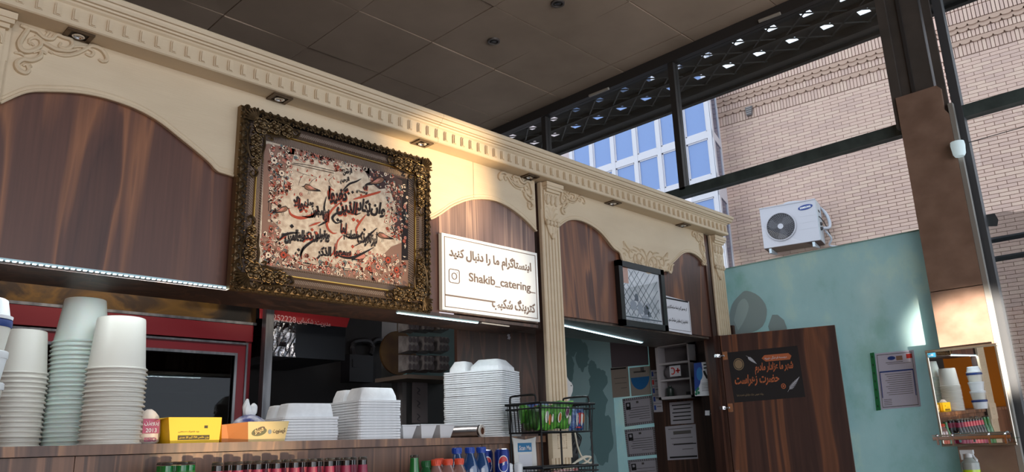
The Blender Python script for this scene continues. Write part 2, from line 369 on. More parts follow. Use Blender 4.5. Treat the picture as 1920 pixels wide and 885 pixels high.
# ---------------- steel column with stone cladding
colm=noisy('dark_steel_column',S(92,84,78),S(76,70,65),(6,6,6),.5)
t=thing('steel_column','tall dark steel column standing between the two tall windows','column',(3.99,1.03,0)); t['kind']='structure'; del t['label']; del t['category']; t.name='trim_1'
b=MB(); b.box((3.985,.955,0),(4.14,1.135,CZ)); b.build('web',colm,t)
b=MB(); b.box((3.965,1.105,2.9),(4.14,1.15,CZ)); b.build('flange',colm,t)
b=MB(); b.box((3.975,1.04,2.9),(3.99,1.055,CZ)); b.build('seam',wframe_m,t)
b=MB(); b.box((3.975,.905,2.3),(3.995,.94,CZ)); b.build('flange',colm,t)
b=MB(); b.box((4.01,.86,0),(4.06,.90,CZ)); b.build('side_frame',mat('grey_window_frame',S(84,84,86),.5,.2),t)
b=MB(); b.box((3.99,.925,0),(4.0,.945,CZ)); b.build('edge_trim',mat('pale_sealant',S(150,150,142),.6),t)
b=MB(); b.box((3.955,.885,0),(3.985,.905,2.95)); b.build('corner_angle',mat('pale_aluminium_trim',S(188,184,176),.35,.5),t)
stone=noisy('brown_travertine',S(158,128,110),S(134,106,90),(7,7,9),.32,bump=.35,detail=6)
t2=thing('wall_pillar_cladding','','',(3.96,1.03,0)); del t2['label']; del t2['category']; t2.name='trim_2'; t2['kind']='structure'
zs=[0,1.02,2.06,3.06]
for k in range(3):
    b=MB(); w0=zs[k]+.002; w1=zs[k+1]-.002
    if k==2: b.poly([(0,0),(.222,0),(.222,w1-w0-.16),(.205,w1-w0-.13),(.207,w1-w0-.02),(.190,w1-w0),(0,w1-w0)],(3.985,1.128,w0),WIN,.03)
    else: b.slab((3.985,1.128,w0),WIN,.222,w1-w0,.03)
    b.build('stone_slab',stone,t2)
# ---------------- canopy soffit outside the upper panes
sof=thing('ceiling_canopy','','',(4.5,2.5,CZ)); del sof['label']; del sof['category']; sof.name='trim_3'; sof['kind']='structure'
b=MB(); sofm=mat('dark_canopy_sheet',S(52,50,49),.7)
holes={}
hy0=1.355; 
cols=[(4.225,.05),(4.465,.05)]
# sheet with square openings: built as strips round the holes
x=WX+.03; xe=4.80
hs=[]
for k in range(-6,18):
    yy=1.385+.2265*k
    for cx_ in (4.235,4.475): hs.append((cx_,yy+(.0 if cx_<4.3 else -.02)))
def strip(xa,xb,ya,yb): b.box((xa,ya,CZ),(xb,yb,CZ+.003))
hw=.030
strip(x,4.235-hw,-1.5,5.3); strip(4.235+hw,4.475-hw,-1.5,5.3); strip(4.475+hw,xe,-1.5,5.3)
for cx_ in (4.235,4.475):
    ys=sorted(y for c_,y in hs if c_==cx_)
    prev=-1.5
    for y in ys:
        if y-hw*1.1>prev: strip(cx_-hw,cx_+hw,prev,y-hw*1.1)
        prev=y+hw*1.1
    strip(cx_-hw,cx_+hw,prev,5.3)
b.build('sheet',sofm,sof)
b=MB()
for k in range(-10,34):
    ya=-1.0+.2265*k
    for s in (1,-1):
        p=(x,ya,CZ-.02); q=(4.62,ya+s*.62,CZ-.02)
        b.tube([p,q],.006,4)
b.box((4.58,-1.5,CZ-.06),(4.62,5.3,CZ)); b.box((4.34,-1.5,CZ-.03),(4.36,5.3,CZ))
o=b.build('lattice_strips',mat('grey_lattice_strip',S(56,54,52),.6,.2),sof); o['kind']='stuff'
b=MB(); b.box((4.78,-1.5,CZ-.02),(4.82,5.3,CZ+.05)); b.build('fascia',sofm,sof)
for pa,pb in (((1105,180),(1141,166)),((1423,40),(1463,25))):
    p=at(*pa,0,WX-.05); q=at(*pb,0,WX-.05); b=MB(); b.tube([p,q],.010,8)
    r=b.build('tube_lamp',mat('dusty_white_tube',S(176,166,152),.5)); 
    tag(r,'short pale tube on the window head %s the vertical mullion' % ('left of' if pa[0]<1200 else 'right of'),'lamp','pale tubes on the window head')
# ================================================================ OUTSIDE
UW=Vector((.10452846,-.9945219,0)); NW=Vector((-.9945219,-.10452846,0)); QW=Vector((9.79780876,4.09181139,0))
BW=(UW,Z0,NW)
b=MB(); b.box((WX+.1,-8,-.1),(16,14,0)); struct(b.build('ground',noisy('asphalt',S(120,116,112),S(96,94,92),(2,2,2),.9)))
brick_m=[mat('brick_a',S(216,184,168),.85),mat('brick_b',S(209,178,164),.85),mat('brick_c',S(220,190,172),.85)]
mortar=mat('dark_mortar',S(138,112,98),.9)
bw=thing('wall_brick','','',tuple(QW)); del bw['label']; del bw['category']; bw['kind']='structure'; bw.name='wall_opposite'
b=MB(); b.slab(QW+UW*-1.10-NW*.3,BW,6.5,6.65,.3); b.build('mortar_bed',mortar,bw)
PH=.0452; PL=.196
allb=[]
r0=0
for r in range(int(5.80/PH)):
    z=5.82-PH*(r+1)
    if z<.8: break
    off=(PL/2 if r%2 else 0)+.02
    k=-1
    while True:
        u0=-1.10+off+k*PL; k+=1
        if u0>4.3: break
        ua=max(u0,-1.10); ub=u0+PL-.006
        if ub-ua<.01: continue
        if z<3.72 and ub<1.55: continue
        allb.append((ua,ub,z))
cand=[]
for q in allb:
    c=QW+UW*((q[0]+q[1])/2)+Z0*q[2]; cand.append(((c-CAM).length,q))
vis=[c for c in cand if 3.85<c[1][2]<5.8 and ((c[1][0]<2.75))]
vis.sort(key=lambda c:c[0]); single=set(id(c[1]) for c in vis[:300])
base=MB(); base.slab((0,0,0),(X0,Z0,-Y0),PL-.006,PH-.0055,.006,0,bev=.001)
src=[]
for mm in brick_m:
    me=bpy.data.meshes.new('brick'); me.from_pydata(base.v,[],base.f); me.materials.append(mm); src.append(me)
rest=MB(); rz=atan2(UW.y,UW.x)
for d,q in cand:
    if id(q) in single and q[1]-q[0]>PL-.02:
        o=bpy.data.objects.new('brick',src[random.randrange(3)]); sc.collection.objects.link(o); o.parent=bw
        p=UW*q[0]+Z0*q[2]; o.location=(p.x,p.y,p.z); o.rotation_euler=(0,0,rz)
    else:
        rest.slab(QW+UW*q[0]+Z0*q[2],BW,q[1]-q[0],PH-.0055,.006,random.randrange(3))
o=rest.build('distant_bricks',brick_m,bw,fix=False); o['kind']='stuff'
sol=MB()
for (za,zb,t) in ((5.828,5.965,.008),(6.04,6.125,.016),(6.26,6.42,.03),(6.43,6.60,.03)):
    for k in range(104):
        u0=-1.10+.0425*k; sol.slab(QW+UW*u0+Z0*za,BW,.034,zb-za,t,random.randrange(3))
o=sol.build('soldier_course_bricks',brick_m,bw,fix=False); o['kind']='stuff'
wav=MB()
for (zc,t) in ((5.985,.014),(6.145,.02),(6.205,.024)):
    sol2=wav
    wav.slab(QW+UW*-1.10+Z0*(zc+.012),BW,6.4,.035,t)
    for k in range(38):
        u0=-1.08+.117*k
        wav.poly([(.0,0)]+[(.052+.052*cos(pi-pi*i/6),-.020*sin(pi*i/6)) for i in range(7)][1:]+[(.104,.014),(0,.014)],QW+UW*u0+Z0*zc,BW,t+.012)
o=wav.build('scalloped_band',mat('scalloped_brick_trim',S(190,160,142),.85),bw); o['kind']='stuff'
# little vent hood on the brick wall
t=thing('vent_hood','small grey louvred vent hood under the scalloped brick band','vent',tuple(QW+UW*-.6+Z0*5.86))
b=MB(); o0=QW+UW*-.655+Z0*5.86
b.poly([(0.01,.0),(.08,.0),(.105,.13),(0,.13)],o0+NW*.005,BW,.05)
b.build('housing',mat('grey_vent',S(110,104,104),.6),t)
b=MB()
for k in range(4): b.slab(o0+UW*.015+Z0*(.02+.03*k)+NW*.056,BW,.07,.012,.006)
b.build('louver',mat('pale_louver',S(160,154,152),.6),t)
# ---- bay window building
whitef=mat('white_window_frame',S(214,210,216),.5)
blue=bpy.data.materials.new('blue_reflective_glass'); blue.use_nodes=True; BS(blue).inputs['Base Color'].default_value=S(120,148,200); BS(blue).inputs['Roughness'].default_value=.12; BS(blue).inputs['Specular IOR Level'].default_value=.8
bay=thing('wall_bay','','',(9.2,5.02,0)); del bay['label']; del bay['category']; bay['kind']='structure'; bay.name='wall_far'
pink=noisy('pink_render',S(206,188,186),S(196,180,180),(2,2,2),.9)
b=MB(); b.box((9.30,7.55,0),(9.9,14,7.6)); b.build('rendered_wall',pink,bay)
b=MB(); b.box((9.22,5.20,0),(9.66,7.6,7.6)); b.box((9.222,5.06,0),(9.26,5.2,7.6)); b.build('backing',mat('bay_interior',S(70,84,110),.8),bay)
for k in range(7):
    y=5.02+.42*k; b=MB(); b.box((9.16,y,0),(9.22,y+.068,7.6)); b.build('window_post',whitef,bay)
for z0,z1 in ((3.3,3.42),(4.64,4.96),(5.50,5.60),(6.5,6.6)):
    b=MB(); b.box((9.165,5.02,z0),(9.22,7.6,z1)); b.build('window_rail',whitef,bay)
for k in range(6):
    y=5.088+.42*k
    for z0,z1 in ((3.42,4.64),(4.96,5.50),(5.60,6.5)):
        b=MB(); b.box((9.192,y,z0),(9.20,y+.352,z1)); b.build('window_pane',blue,bay)
        b=MB()
        for aa,bb in (((9.18,y,z0),(9.20,y+.02,z1)),((9.18,y+.332,z0),(9.20,y+.352,z1)),((9.18,y,z0),(9.20,y+.352,z0+.02)),((9.18,y,z1-.02),(9.20,y+.352,z1))): b.box(aa,bb)
        b.build('sash',whitef,bay)
# narrow side face of the bay
sd=Vector((9.70-9.16,5.19-5.02,0)); Ls=sd.length; sd.normalize(); sn=Vector((sd.y,-sd.x,0)); BSD=(sd,Z0,sn)
b=MB(); o0=Vector((9.16,5.02,0))
for a0,a1 in ((0,.10),(Ls-.09,Ls)): b.slab(o0+sd*a0,BSD,a1-a0,7.6,.02)
for z0,z1 in ((3.2,3.44),(4.64,4.96),(5.48,5.60),(6.4,6.6)): b.slab(o0+Z0*z0,BSD,Ls,z1-z0,.018)
b.build('side_frame',whitef,bay)
b=MB(); b.slab(o0+Z0*3.0,BSD,Ls,4.4,.006); b.build('side_pane',mat('dark_blue_glass',S(70,84,116),.15),bay)
# ---- air conditioner outdoor unit
a=radians(13); UA=Vector((sin(a),-cos(a),0)); NA=Vector((-cos(a),-sin(a),0)); BA=(UA,Z0,NA)
pL=at(1424.5,398,0,9.33)   # upper left corner of the front
WA=.70; HA=.535
o0=Vector((pL.x,pL.y,3.815))
acm=mat('grey_white_enamel',S(196,192,198),.45); acs=mat('pale_blue_white_enamel',S(206,218,226),.4)
t=thing('air_conditioner','white outdoor air conditioner unit with round fan grille on brick wall','air conditioner',tuple(o0+UA*.35-Z0*.06))
b=MB(); b.slab(o0-NA*.30,BA,WA,HA,.30,0,bev=.0); b.slab(o0-NA*.31+UA*-.004+Z0*HA,BA,WA+.008,.012,.318)
for k in range(3): b.slab(o0+UA*(.47)+Z0*(.17+.085*k),BA,.20,.004,.0015)
b.build('casing',acm,t)
b=MB(); b.slab(o0+UA*(WA+.002)-NA*.0,(-NA,Z0,UA),.30,HA,.004); b.slab(o0+UA*(WA+.006)-NA*.10+Z0*.40,(-NA,Z0,UA),.10,.025,.003,1); b.build('side_panel',[acs,BLACK],t)
fc=o0+UA*.245+Z0*.255
b=MB(); b.disc(fc,BA,.185,.185,.004,36); b.build('fan_opening',mat('fan_dark',S(58,56,60),.7),t)
b=MB()
for k in range(3):
    aa=k*2.094+.3; b.poly([(.03*cos(aa),.03*sin(aa)),(.165*cos(aa-.1),.165*sin(aa-.1)),(.17*cos(aa+.5),.17*sin(aa+.5)),(.12*cos(aa+.9),.12*sin(aa+.9)),(.035*cos(aa+.9),.035*sin(aa+.9))],fc+NA*.006,BA,.003)
b.build('fan_blade',mat('fan_blade_grey',S(92,90,94),.6),t)
b=MB()
b.tube([fc+NA*.012+UA*(.185*cos(2*pi*i/40))+Z0*(.185*sin(2*pi*i/40)) for i in range(40)],.008,6,closed=True)
b.build('grille_rim',acm,t,smooth=True)
b=MB()
for j in range(1,9):
    rr=.02*j+.012; b.tube([fc+NA*.016+UA*(rr*cos(2*pi*i/28))+Z0*(rr*sin(2*pi*i/28)) for i in range(28)],.0016,3,closed=True)
for k in range(36):
    aa=2*pi*k/36; b.tube([fc+NA*.016+UA*(r_*cos(aa+.5*r_/.18))+Z0*(r_*sin(aa+.5*r_/.18)) for r_ in (.03,.08,.13,.185)],.0016,3)
b.build('grille_wires',mat('grille_grey',S(150,146,150),.5),t)
b=MB(); b.disc(fc+NA*.016,BA,.036,.036,.01,20); b.build('hub',acm,t)
b=MB(); lc=o0+UA*.575+Z0*.455; b.disc(lc+NA*.001,BA,.092,.034,.003,28,0,rot=.10); text(b,'SAMSUNG',lc+NA*.004+UA*-.066+Z0*-.018,BA,.132,.026,.001,1,.03,rot=.06,slant=0)
b.build('badge',[mat('navy_blue_badge',S(38,62,130),.4),SIGNW],t)
b=MB()
for uu in (.06,.60):
    b.poly([(0,0),(.34,0),(.34,-.06),(.30,-.06),(0,-.02)],o0+UA*uu-NA*.34+Z0*-.012+UA*0,(NA,Z0,UA),.03)
b.build('bracket',acs,t)
b=MB(); b.slab(o0-NA*.30+Z0*-.006,BA,WA,.005,.29); b.build('base_plate',mat('rusty_steel',S(120,104,98),.6,.4),t)
b=MB(); hs=[fc*0]
P0=o0+UA*.30+Z0*(HA+.01)-NA*.2
b.tube(spline([o0+UA*.20+Z0*(HA)-NA*.28,o0+UA*.27+Z0*(HA+.10)-NA*.32,o0+UA*.45+Z0*(HA+.10)-NA*.34,o0+UA*.62+Z0*(HA+.05)-NA*.34,o0+UA*.72+Z0*(HA-.05)-NA*.34,o0+UA*.79+Z0*(HA-.20)-NA*.28,o0+UA*.80+Z0*(HA-.34)-NA*.20,o0+UA*.73+Z0*(HA-.36)-NA*.12],5),.020,8)
b.tube(spline([o0+UA*.22+Z0*(HA+.02)-NA*.25,o0+UA*.33+Z0*(HA+.05)-NA*.32,o0+UA*.5+Z0*(HA+.05)-NA*.3,o0+UA*.6+Z0*(HA+.01)-NA*.3],5),.012,8)
b.tube(spline([o0+UA*.74+Z0*.16-NA*.18,o0+UA*.80+Z0*.05-NA*.22,o0+UA*.76+Z0*-.03-NA*.26,o0+UA*.9+Z0*-.06-NA*.30],5),.012,8)
b.build('insulated_hose',mat('white_pipe_wrap',S(196,198,206),.6),t,smooth=True)
b=MB()
b.tube(spline([o0+UA*.715+Z0*.32-NA*.05,o0+UA*.74+Z0*.28-NA*.12,o0+UA*.76+Z0*.22-NA*.20,o0+UA*.79+Z0*.1-NA*.24],5),.006,6)
for zz,nn in ((.22,.14),(.15,.11)):
    b.lathe([(.018,0),(.022,.01),(.022,.03),(.014,.04)],o0+UA*.71+Z0*zz-NA*nn,10)
b.build('valve',mat('dark_valve',S(70,66,66),.5,.5),t)
# hanging white lamp outside with a wire
p=at(1797,279,0,3.93); t=thing('hanging_lamp','glowing white bulb-shaped lamp on a wire right of the stone pillar','lamp',(p.x,p.y,p.z-.045))
b=MB(); b.lathe([(.004,-.038),(.020,-.038),(.027,-.026),(.031,.018),(.029,.034),(.006,.038)],p,20); b.build('shade',mat('lit_lamp_shade',S(210,228,232),.5,emit=.35,ecol=S(214,236,240)),t,smooth=True)
b=MB(); b.tube([p+Vector((0,.0,.036)),Vector((4.015,.88,p.z+.045)),Vector((4.015,-1.2,p.z+.10))],.0022,5); b.build('wire',INKG,t)
# dark bars outside behind the tinted film
for k,(pa,pb) in enumerate((((1838,455),(1990,425)),((1842,490),(1990,478)))):
    p=at(*pa,0,5.3); q=at(*pb,0,5.3); q.x=5.3; b=MB(); b.tube([p,Vector((5.3,q.y,p.z))],.018,8)
    tag(b.build('pipe',mat('grey_outdoor_pipe',S(70,72,78),.5)),['upper','lower'][k]+' grey horizontal pipe outside behind the tinted window film','pipe','pipes behind the tinted film')
# ================================================================ COUNTER FACADE (plane y = 2.2)
def fz(px,py,y=D): p=at(px,py,1,y); return (p.x,p.z)
def curve_eval(pts, x):
    for (xa,za),(xb,zb) in zip(pts,pts[1:]):
        if xa<=x<=xb: return za+(zb-za)*(x-xa)/(xb-xa) if xb>xa else za
    return pts[0][1] if x<pts[0][0] else pts[-1][1]
def smoothpts(p,n=6): return [(q.x,q.y) for q in spline([(a,b,0) for a,b in p],n)]
archA=smoothpts([(.385,2.308)]+[fz(px,py,2.186) for px,py in ((50,173),(100,171),(150,174),(200,184),(254,203),(298,227),(339,259),(370,284),(394,305),(408,320),(430,328))]+[(1.2,2.24),(1.38,2.225),(1.56,2.24),(1.72,2.256),(1.790,2.262),(1.84,2.290),(1.91,2.340),(2.007,2.386),(2.12,2.408),(2.22,2.396),(2.31,2.362),(2.385,2.318)],5)
archB=smoothpts([(2.535,2.368),(2.60,2.408),(2.673,2.424),(2.75,2.418),(2.828,2.396),(2.885,2.362),(2.93,2.330),(2.965,2.318),(2.995,2.305),(3.01,2.275),(3.06,2.272),(3.12,2.262),(3.17,2.252),(3.20,2.240),(3.24,2.250),(3.30,2.262),(3.36,2.275),(3.395,2.285),(3.41,2.312),(3.46,2.345),(3.54,2.396),(3.62,2.414),(3.70,2.402),(3.775,2.362)],5)
def spandrel(name,label,arch,xa,xb,ztop=2.549):
    t=thing(name,label,'arch board',((xa+xb)/2,2.19,2.26))
    b=MB(); n=len(arch); yf,yb=2.186,2.2
    vs=[]
    for (x,z) in arch: vs += [(x,yf,z),(x,yf,ztop),(x,yb,z),(x,yb,ztop)]
    fs=[]
    for i in range(n-1):
        a=4*i;c=4*i+4; fs += [(a,a+1,c+1,c),(a+2,c+2,c+3,a+3),(a,c,c+2,a+2),(a+1,a+3,c+3,c+1)]
    fs += [(0,2,3,1),(4*n-4,4*n-3,4*n-1,4*n-2)]
    b.add(vs,fs); b.build('board',CREAM,t)
    b=MB(); b.tube([(x,2.186,z+.002) for x,z in arch],.0045,8); b.tube([(x,2.1875,z+.016) for x,z in arch],.0030,6); b.build('edge_bead',CREAM,t,smooth=True)
    return t
spA=spandrel('arch_board','long cream arched board over the dark wood behind the ornate picture frame',archA,.385,2.385)
spB=spandrel('arch_board','cream arched board with carved centre above the black-framed shrine picture',archB,2.535,3.775)
b=MB(); b.box((2.0185,2.1852,2.385),(2.0195,2.187,2.549)); b.build('board_seam',mat('seam_line',S(120,104,84),.8),spA)
# carved corner scrolls, traced once and mirrored
def c1(x,y): return at(x/6.808,20+y/6.808,1,2.186)
RAW=[([(250,200),(330,255),(275,350),(225,440),(245,520),(330,550),(430,520),(500,470),(490,400),(420,370),(350,400),(370,460)],[.004,.006,.0065,.007,.007,.006,.0055,.005,.005,.004,.003,.0025]),
([(500,530),(490,610),(380,660),(270,650),(190,700),(215,780),(300,820),(345,780),(310,710),(270,730)],[.004,.0065,.0065,.006,.007,.007,.0055,.005,.004,.003]),
([(240,210),(330,250),(450,290),(540,370),(640,385),(700,335),(790,365),(880,395),(905,465),(830,510),(740,485),(760,430)],[.004,.006,.006,.0055,.0055,.005,.0055,.006,.006,.0055,.004,.003]),
([(640,560),(800,600),(950,575),(1060,520),(1150,475),(1270,520),(1335,600),(1335,660),(1280,670),(1240,640)],[.002,.0035,.0045,.005,.0055,.006,.006,.0055,.0045,.003]),
([(900,490),(1000,480),(1100,505),(1170,550),(1140,600),(1070,570)],[.003,.004,.0045,.0045,.004,.003]),
([(430,330),(520,420),(600,470),(700,520),(850,540),(960,520)],[.003,.005,.006,.006,.005,.003]),
([(400,560),(470,540),(560,560)],[.003,.004,.003]),([(520,540),(550,560),(575,575)],[.003,.004,.003]),([(600,540),(640,560),(655,575)],[.003,.004,.003]),
([(160,560),(230,570),(290,600)],[.002,.004,.003]),([(330,430),(380,440),(410,470)],[.002,.004,.003]),
([(560,350),(600,300),(560,280)],[.003,.004,.002]),([(320,700),(370,740),(370,710)],[.002,.004,.002])]
org=c1(185,140)
SCR=[([ (c1(*p).x-org.x, c1(*p).z-org.z) for p in pts],w_) for pts,w_ in RAW]
SCR=[([(max(.006,x),z) for x,z in pts],w_) for pts,w_ in SCR]
def corner_scroll(root,x,z,sx,k=1.0,swap=False):
    b=MB()
    for pts,w_ in SCR:
        pp=[((-z_*1.0 if swap else x_)*k*sx,(-x_*1.0 if swap else z_)*k) for x_,z_ in pts]
        relief(b,pp,[q*k*1.15 for q in w_],(x,2.186,z),FAC,n=4,flat=1.7,seg=8)
    b.build('carved_scroll',CREAM,root,smooth=True)
corner_scroll(spA,.392,2.549,1)
corner_scroll(spA,2.378,2.549,-1,.95,False)
corner_scroll(spB,2.542,2.549,1,.82,False)
corner_scroll(spB,3.770,2.549,-1,.82,True)
# carved centre of the right board: mirrored flourishes with hooks
b=MB(); cx0,cz0=3.20,2.30
half=[[(0,-.055),(.012,-.02),(.0,.02),(.02,.045)],[(.0,-.05),(.035,-.045),(.055,-.01),(.035,.02),(.018,.0),(.03,-.012)],[(.03,.02),(.06,.035),(.085,.02),(.08,-.01),(.062,-.008)],
 [(.05,-.04),(.09,-.035),(.115,-.005),(.10,.025),(.085,.012)],[(.085,.04),(.12,.045),(.15,.03),(.145,.0),(.125,.004)],[(.10,-.035),(.145,-.025),(.185,-.02),(.20,.005),(.188,.018),(.178,.004)],
 [(.12,.03),(.16,.05),(.19,.075),(.185,.05)],[(.05,.045),(.08,.06),(.11,.062)],[(.01,.04),(.035,.06),(.06,.05)],[(.15,.02),(.175,.035),(.20,.04)],[(.02,-.03),(.05,-.02),(.075,.002)],[(.07,-.02),(.10,-.01),(.13,-.015)]]
for hpts in half:
    for s in (1,-1): relief(b,[(cx0+s*x,cz0+z) for x,z in hpts],[.0028,.0045,.004,.0022],(0,2.186,0),FAC,n=4,flat=1.7)
b.build('carved_centre',CREAM,spB,smooth=True)
b=MB()
for s in (1,-1):
    relief(b,[(cx0+s*x,cz0+z) for x,z in [(.24,.02),(.222,.012),(.212,-.012),(.200,-.028),(.188,-.018),(.192,-.004),(.202,-.006)]],[.004,.007,.009,.008,.006,.005,.003],(0,2.184,0),FAC,n=5,flat=1)
b.build('hook_scroll',CREAM,spB,smooth=True)
# ---- walnut panels
def panel(label,xa,xb,za,zb,m,y0=2.2,y1=2.216):
    b=MB(); b.box((xa,y0,za),(xb,y1,zb)); return tag(b.build('wood_panel',m),label,'panel')
panel('large dark walnut panel under the long arched board, left of the picture frame',.385,1.845,1.912,2.52,WOOD)
panel('greyish walnut panel with marked grain behind the white lettered sign',1.847,2.385,1.920,2.52,WOODG)
panel('dark walnut panel behind the black-framed shrine picture',2.535,3.775,1.966,2.52,WOOD)
b=MB(); b.box((3.775,2.19,1.0),(3.815,2.25,2.545)); tag(b.build('corner_post',wood('dark_red_walnut',S(54,32,26),S(74,46,36),S(96,60,42))),'narrow dark brown upright post left of the right end pilaster','post')
# ---- cornice
prof=[(2.30,2.548),(2.118,2.548),(2.114,2.551),(2.114,2.562),(2.119,2.564),(2.119,2.606),(2.113,2.611),(2.110,2.616),(2.103,2.617),(2.101,2.622),(2.094,2.623),(2.090,2.630),(2.088,2.636),(2.082,2.637),(2.080,2.641),(2.080,2.651),(2.084,2.655),(2.30,2.655)]
t=thing('cornice','long cream cornice with dentil band running along the top of the counter front','cornice',(1.9,2.2,2.548))
def extr(b,prof,xa,xb,m=0):
    n=len(prof); q=[(xa,y,z) for y,z in prof]+[(xb,y,z) for y,z in prof]
    b.add(q,[tuple(range(n))[::-1],tuple(range(n,2*n))]+[(i,(i+1)%n,(i+1)%n+n,i+n) for i in range(n)],m)
b=MB(); extr(b,prof,-1.6,1.775); extr(b,prof,1.776,3.925); b.build('moulding',CREAM,t)
b=MB(); extr(b,[(2.30,2.617)]+[p for p in prof if p[1]>=2.617][:-1]+[(2.30,2.655)],3.925,3.945); b.build('moulding_return',CREAM,t)
dm=MB()
dpts=[(-.0085,-.021),(.0085,-.021),(.0085,.010)]+[(.0085*cos(pi*i/6),.010+.0085*sin(pi*i/6)) for i in range(1,6)]+[(-.0085,.010)]
dm.poly(dpts,(0,0,0),FAC,.0055); dm.poly([(x*.55,z*.86-.001) for x,z in dpts],(0,-.0055,0),FAC,.004)
me=None
for k in range(-14,73):
    x=.773+.04345*k
    if not (.0<x<3.92): continue
    if me is None:
        o=dm.build('dentil',CREAM); me=o.data; o.parent=t
    else:
        o=bpy.data.objects.new('dentil',me); sc.collection.objects.link(o); o.parent=t
    o.location=(x-1.9,2.119-2.2,2.584-2.548)
# spotlights in the cornice soffit
bronze=mat('bronze_lamp_ring',S(96,78,60),.35,.7)
sq=['second','third','fourth']
for i,(x,where) in enumerate(((.535,'above the left corner carving'),(1.138,'just above the left of the picture frame'),(1.733,'above the right end of the picture frame'),(2.324,'beside the left column capital'),(2.91,'above the left half of the right arched board'),(3.525,'near the right end of the cornice'))):
    t=thing('spotlight','small square spotlight in the cornice underside '+where,'spotlight',(x,2.157,2.544),'square spotlights under the cornice')
    b=MB(); y=2.157
    for q in (((x-.034,y-.027,2.543),(x+.034,y-.019,2.548)),((x-.034,y+.019,2.543),(x+.034,y+.027,2.548)),((x-.034,y-.02,2.543),(x-.022,y+.02,2.548)),((x+.022,y-.02,2.543),(x+.034,y+.02,2.548))): b.box(*q)
    b.build('bezel',bronze,t)
    b=MB(); b.box((x-.022,y-.019,2.5465),(x+.022,y+.019,2.549)); b.build('back_plate',mat('lamp_dark',S(60,48,40),.5,.4),t)
    b=MB(); b.lathe([(.015,.0045),(.016,.0),(.012,-.001),(.010,.003),(.003,.0035)],(x,y,2.542),18,cap=True); b.build('lens',CHROME,t,smooth=40)
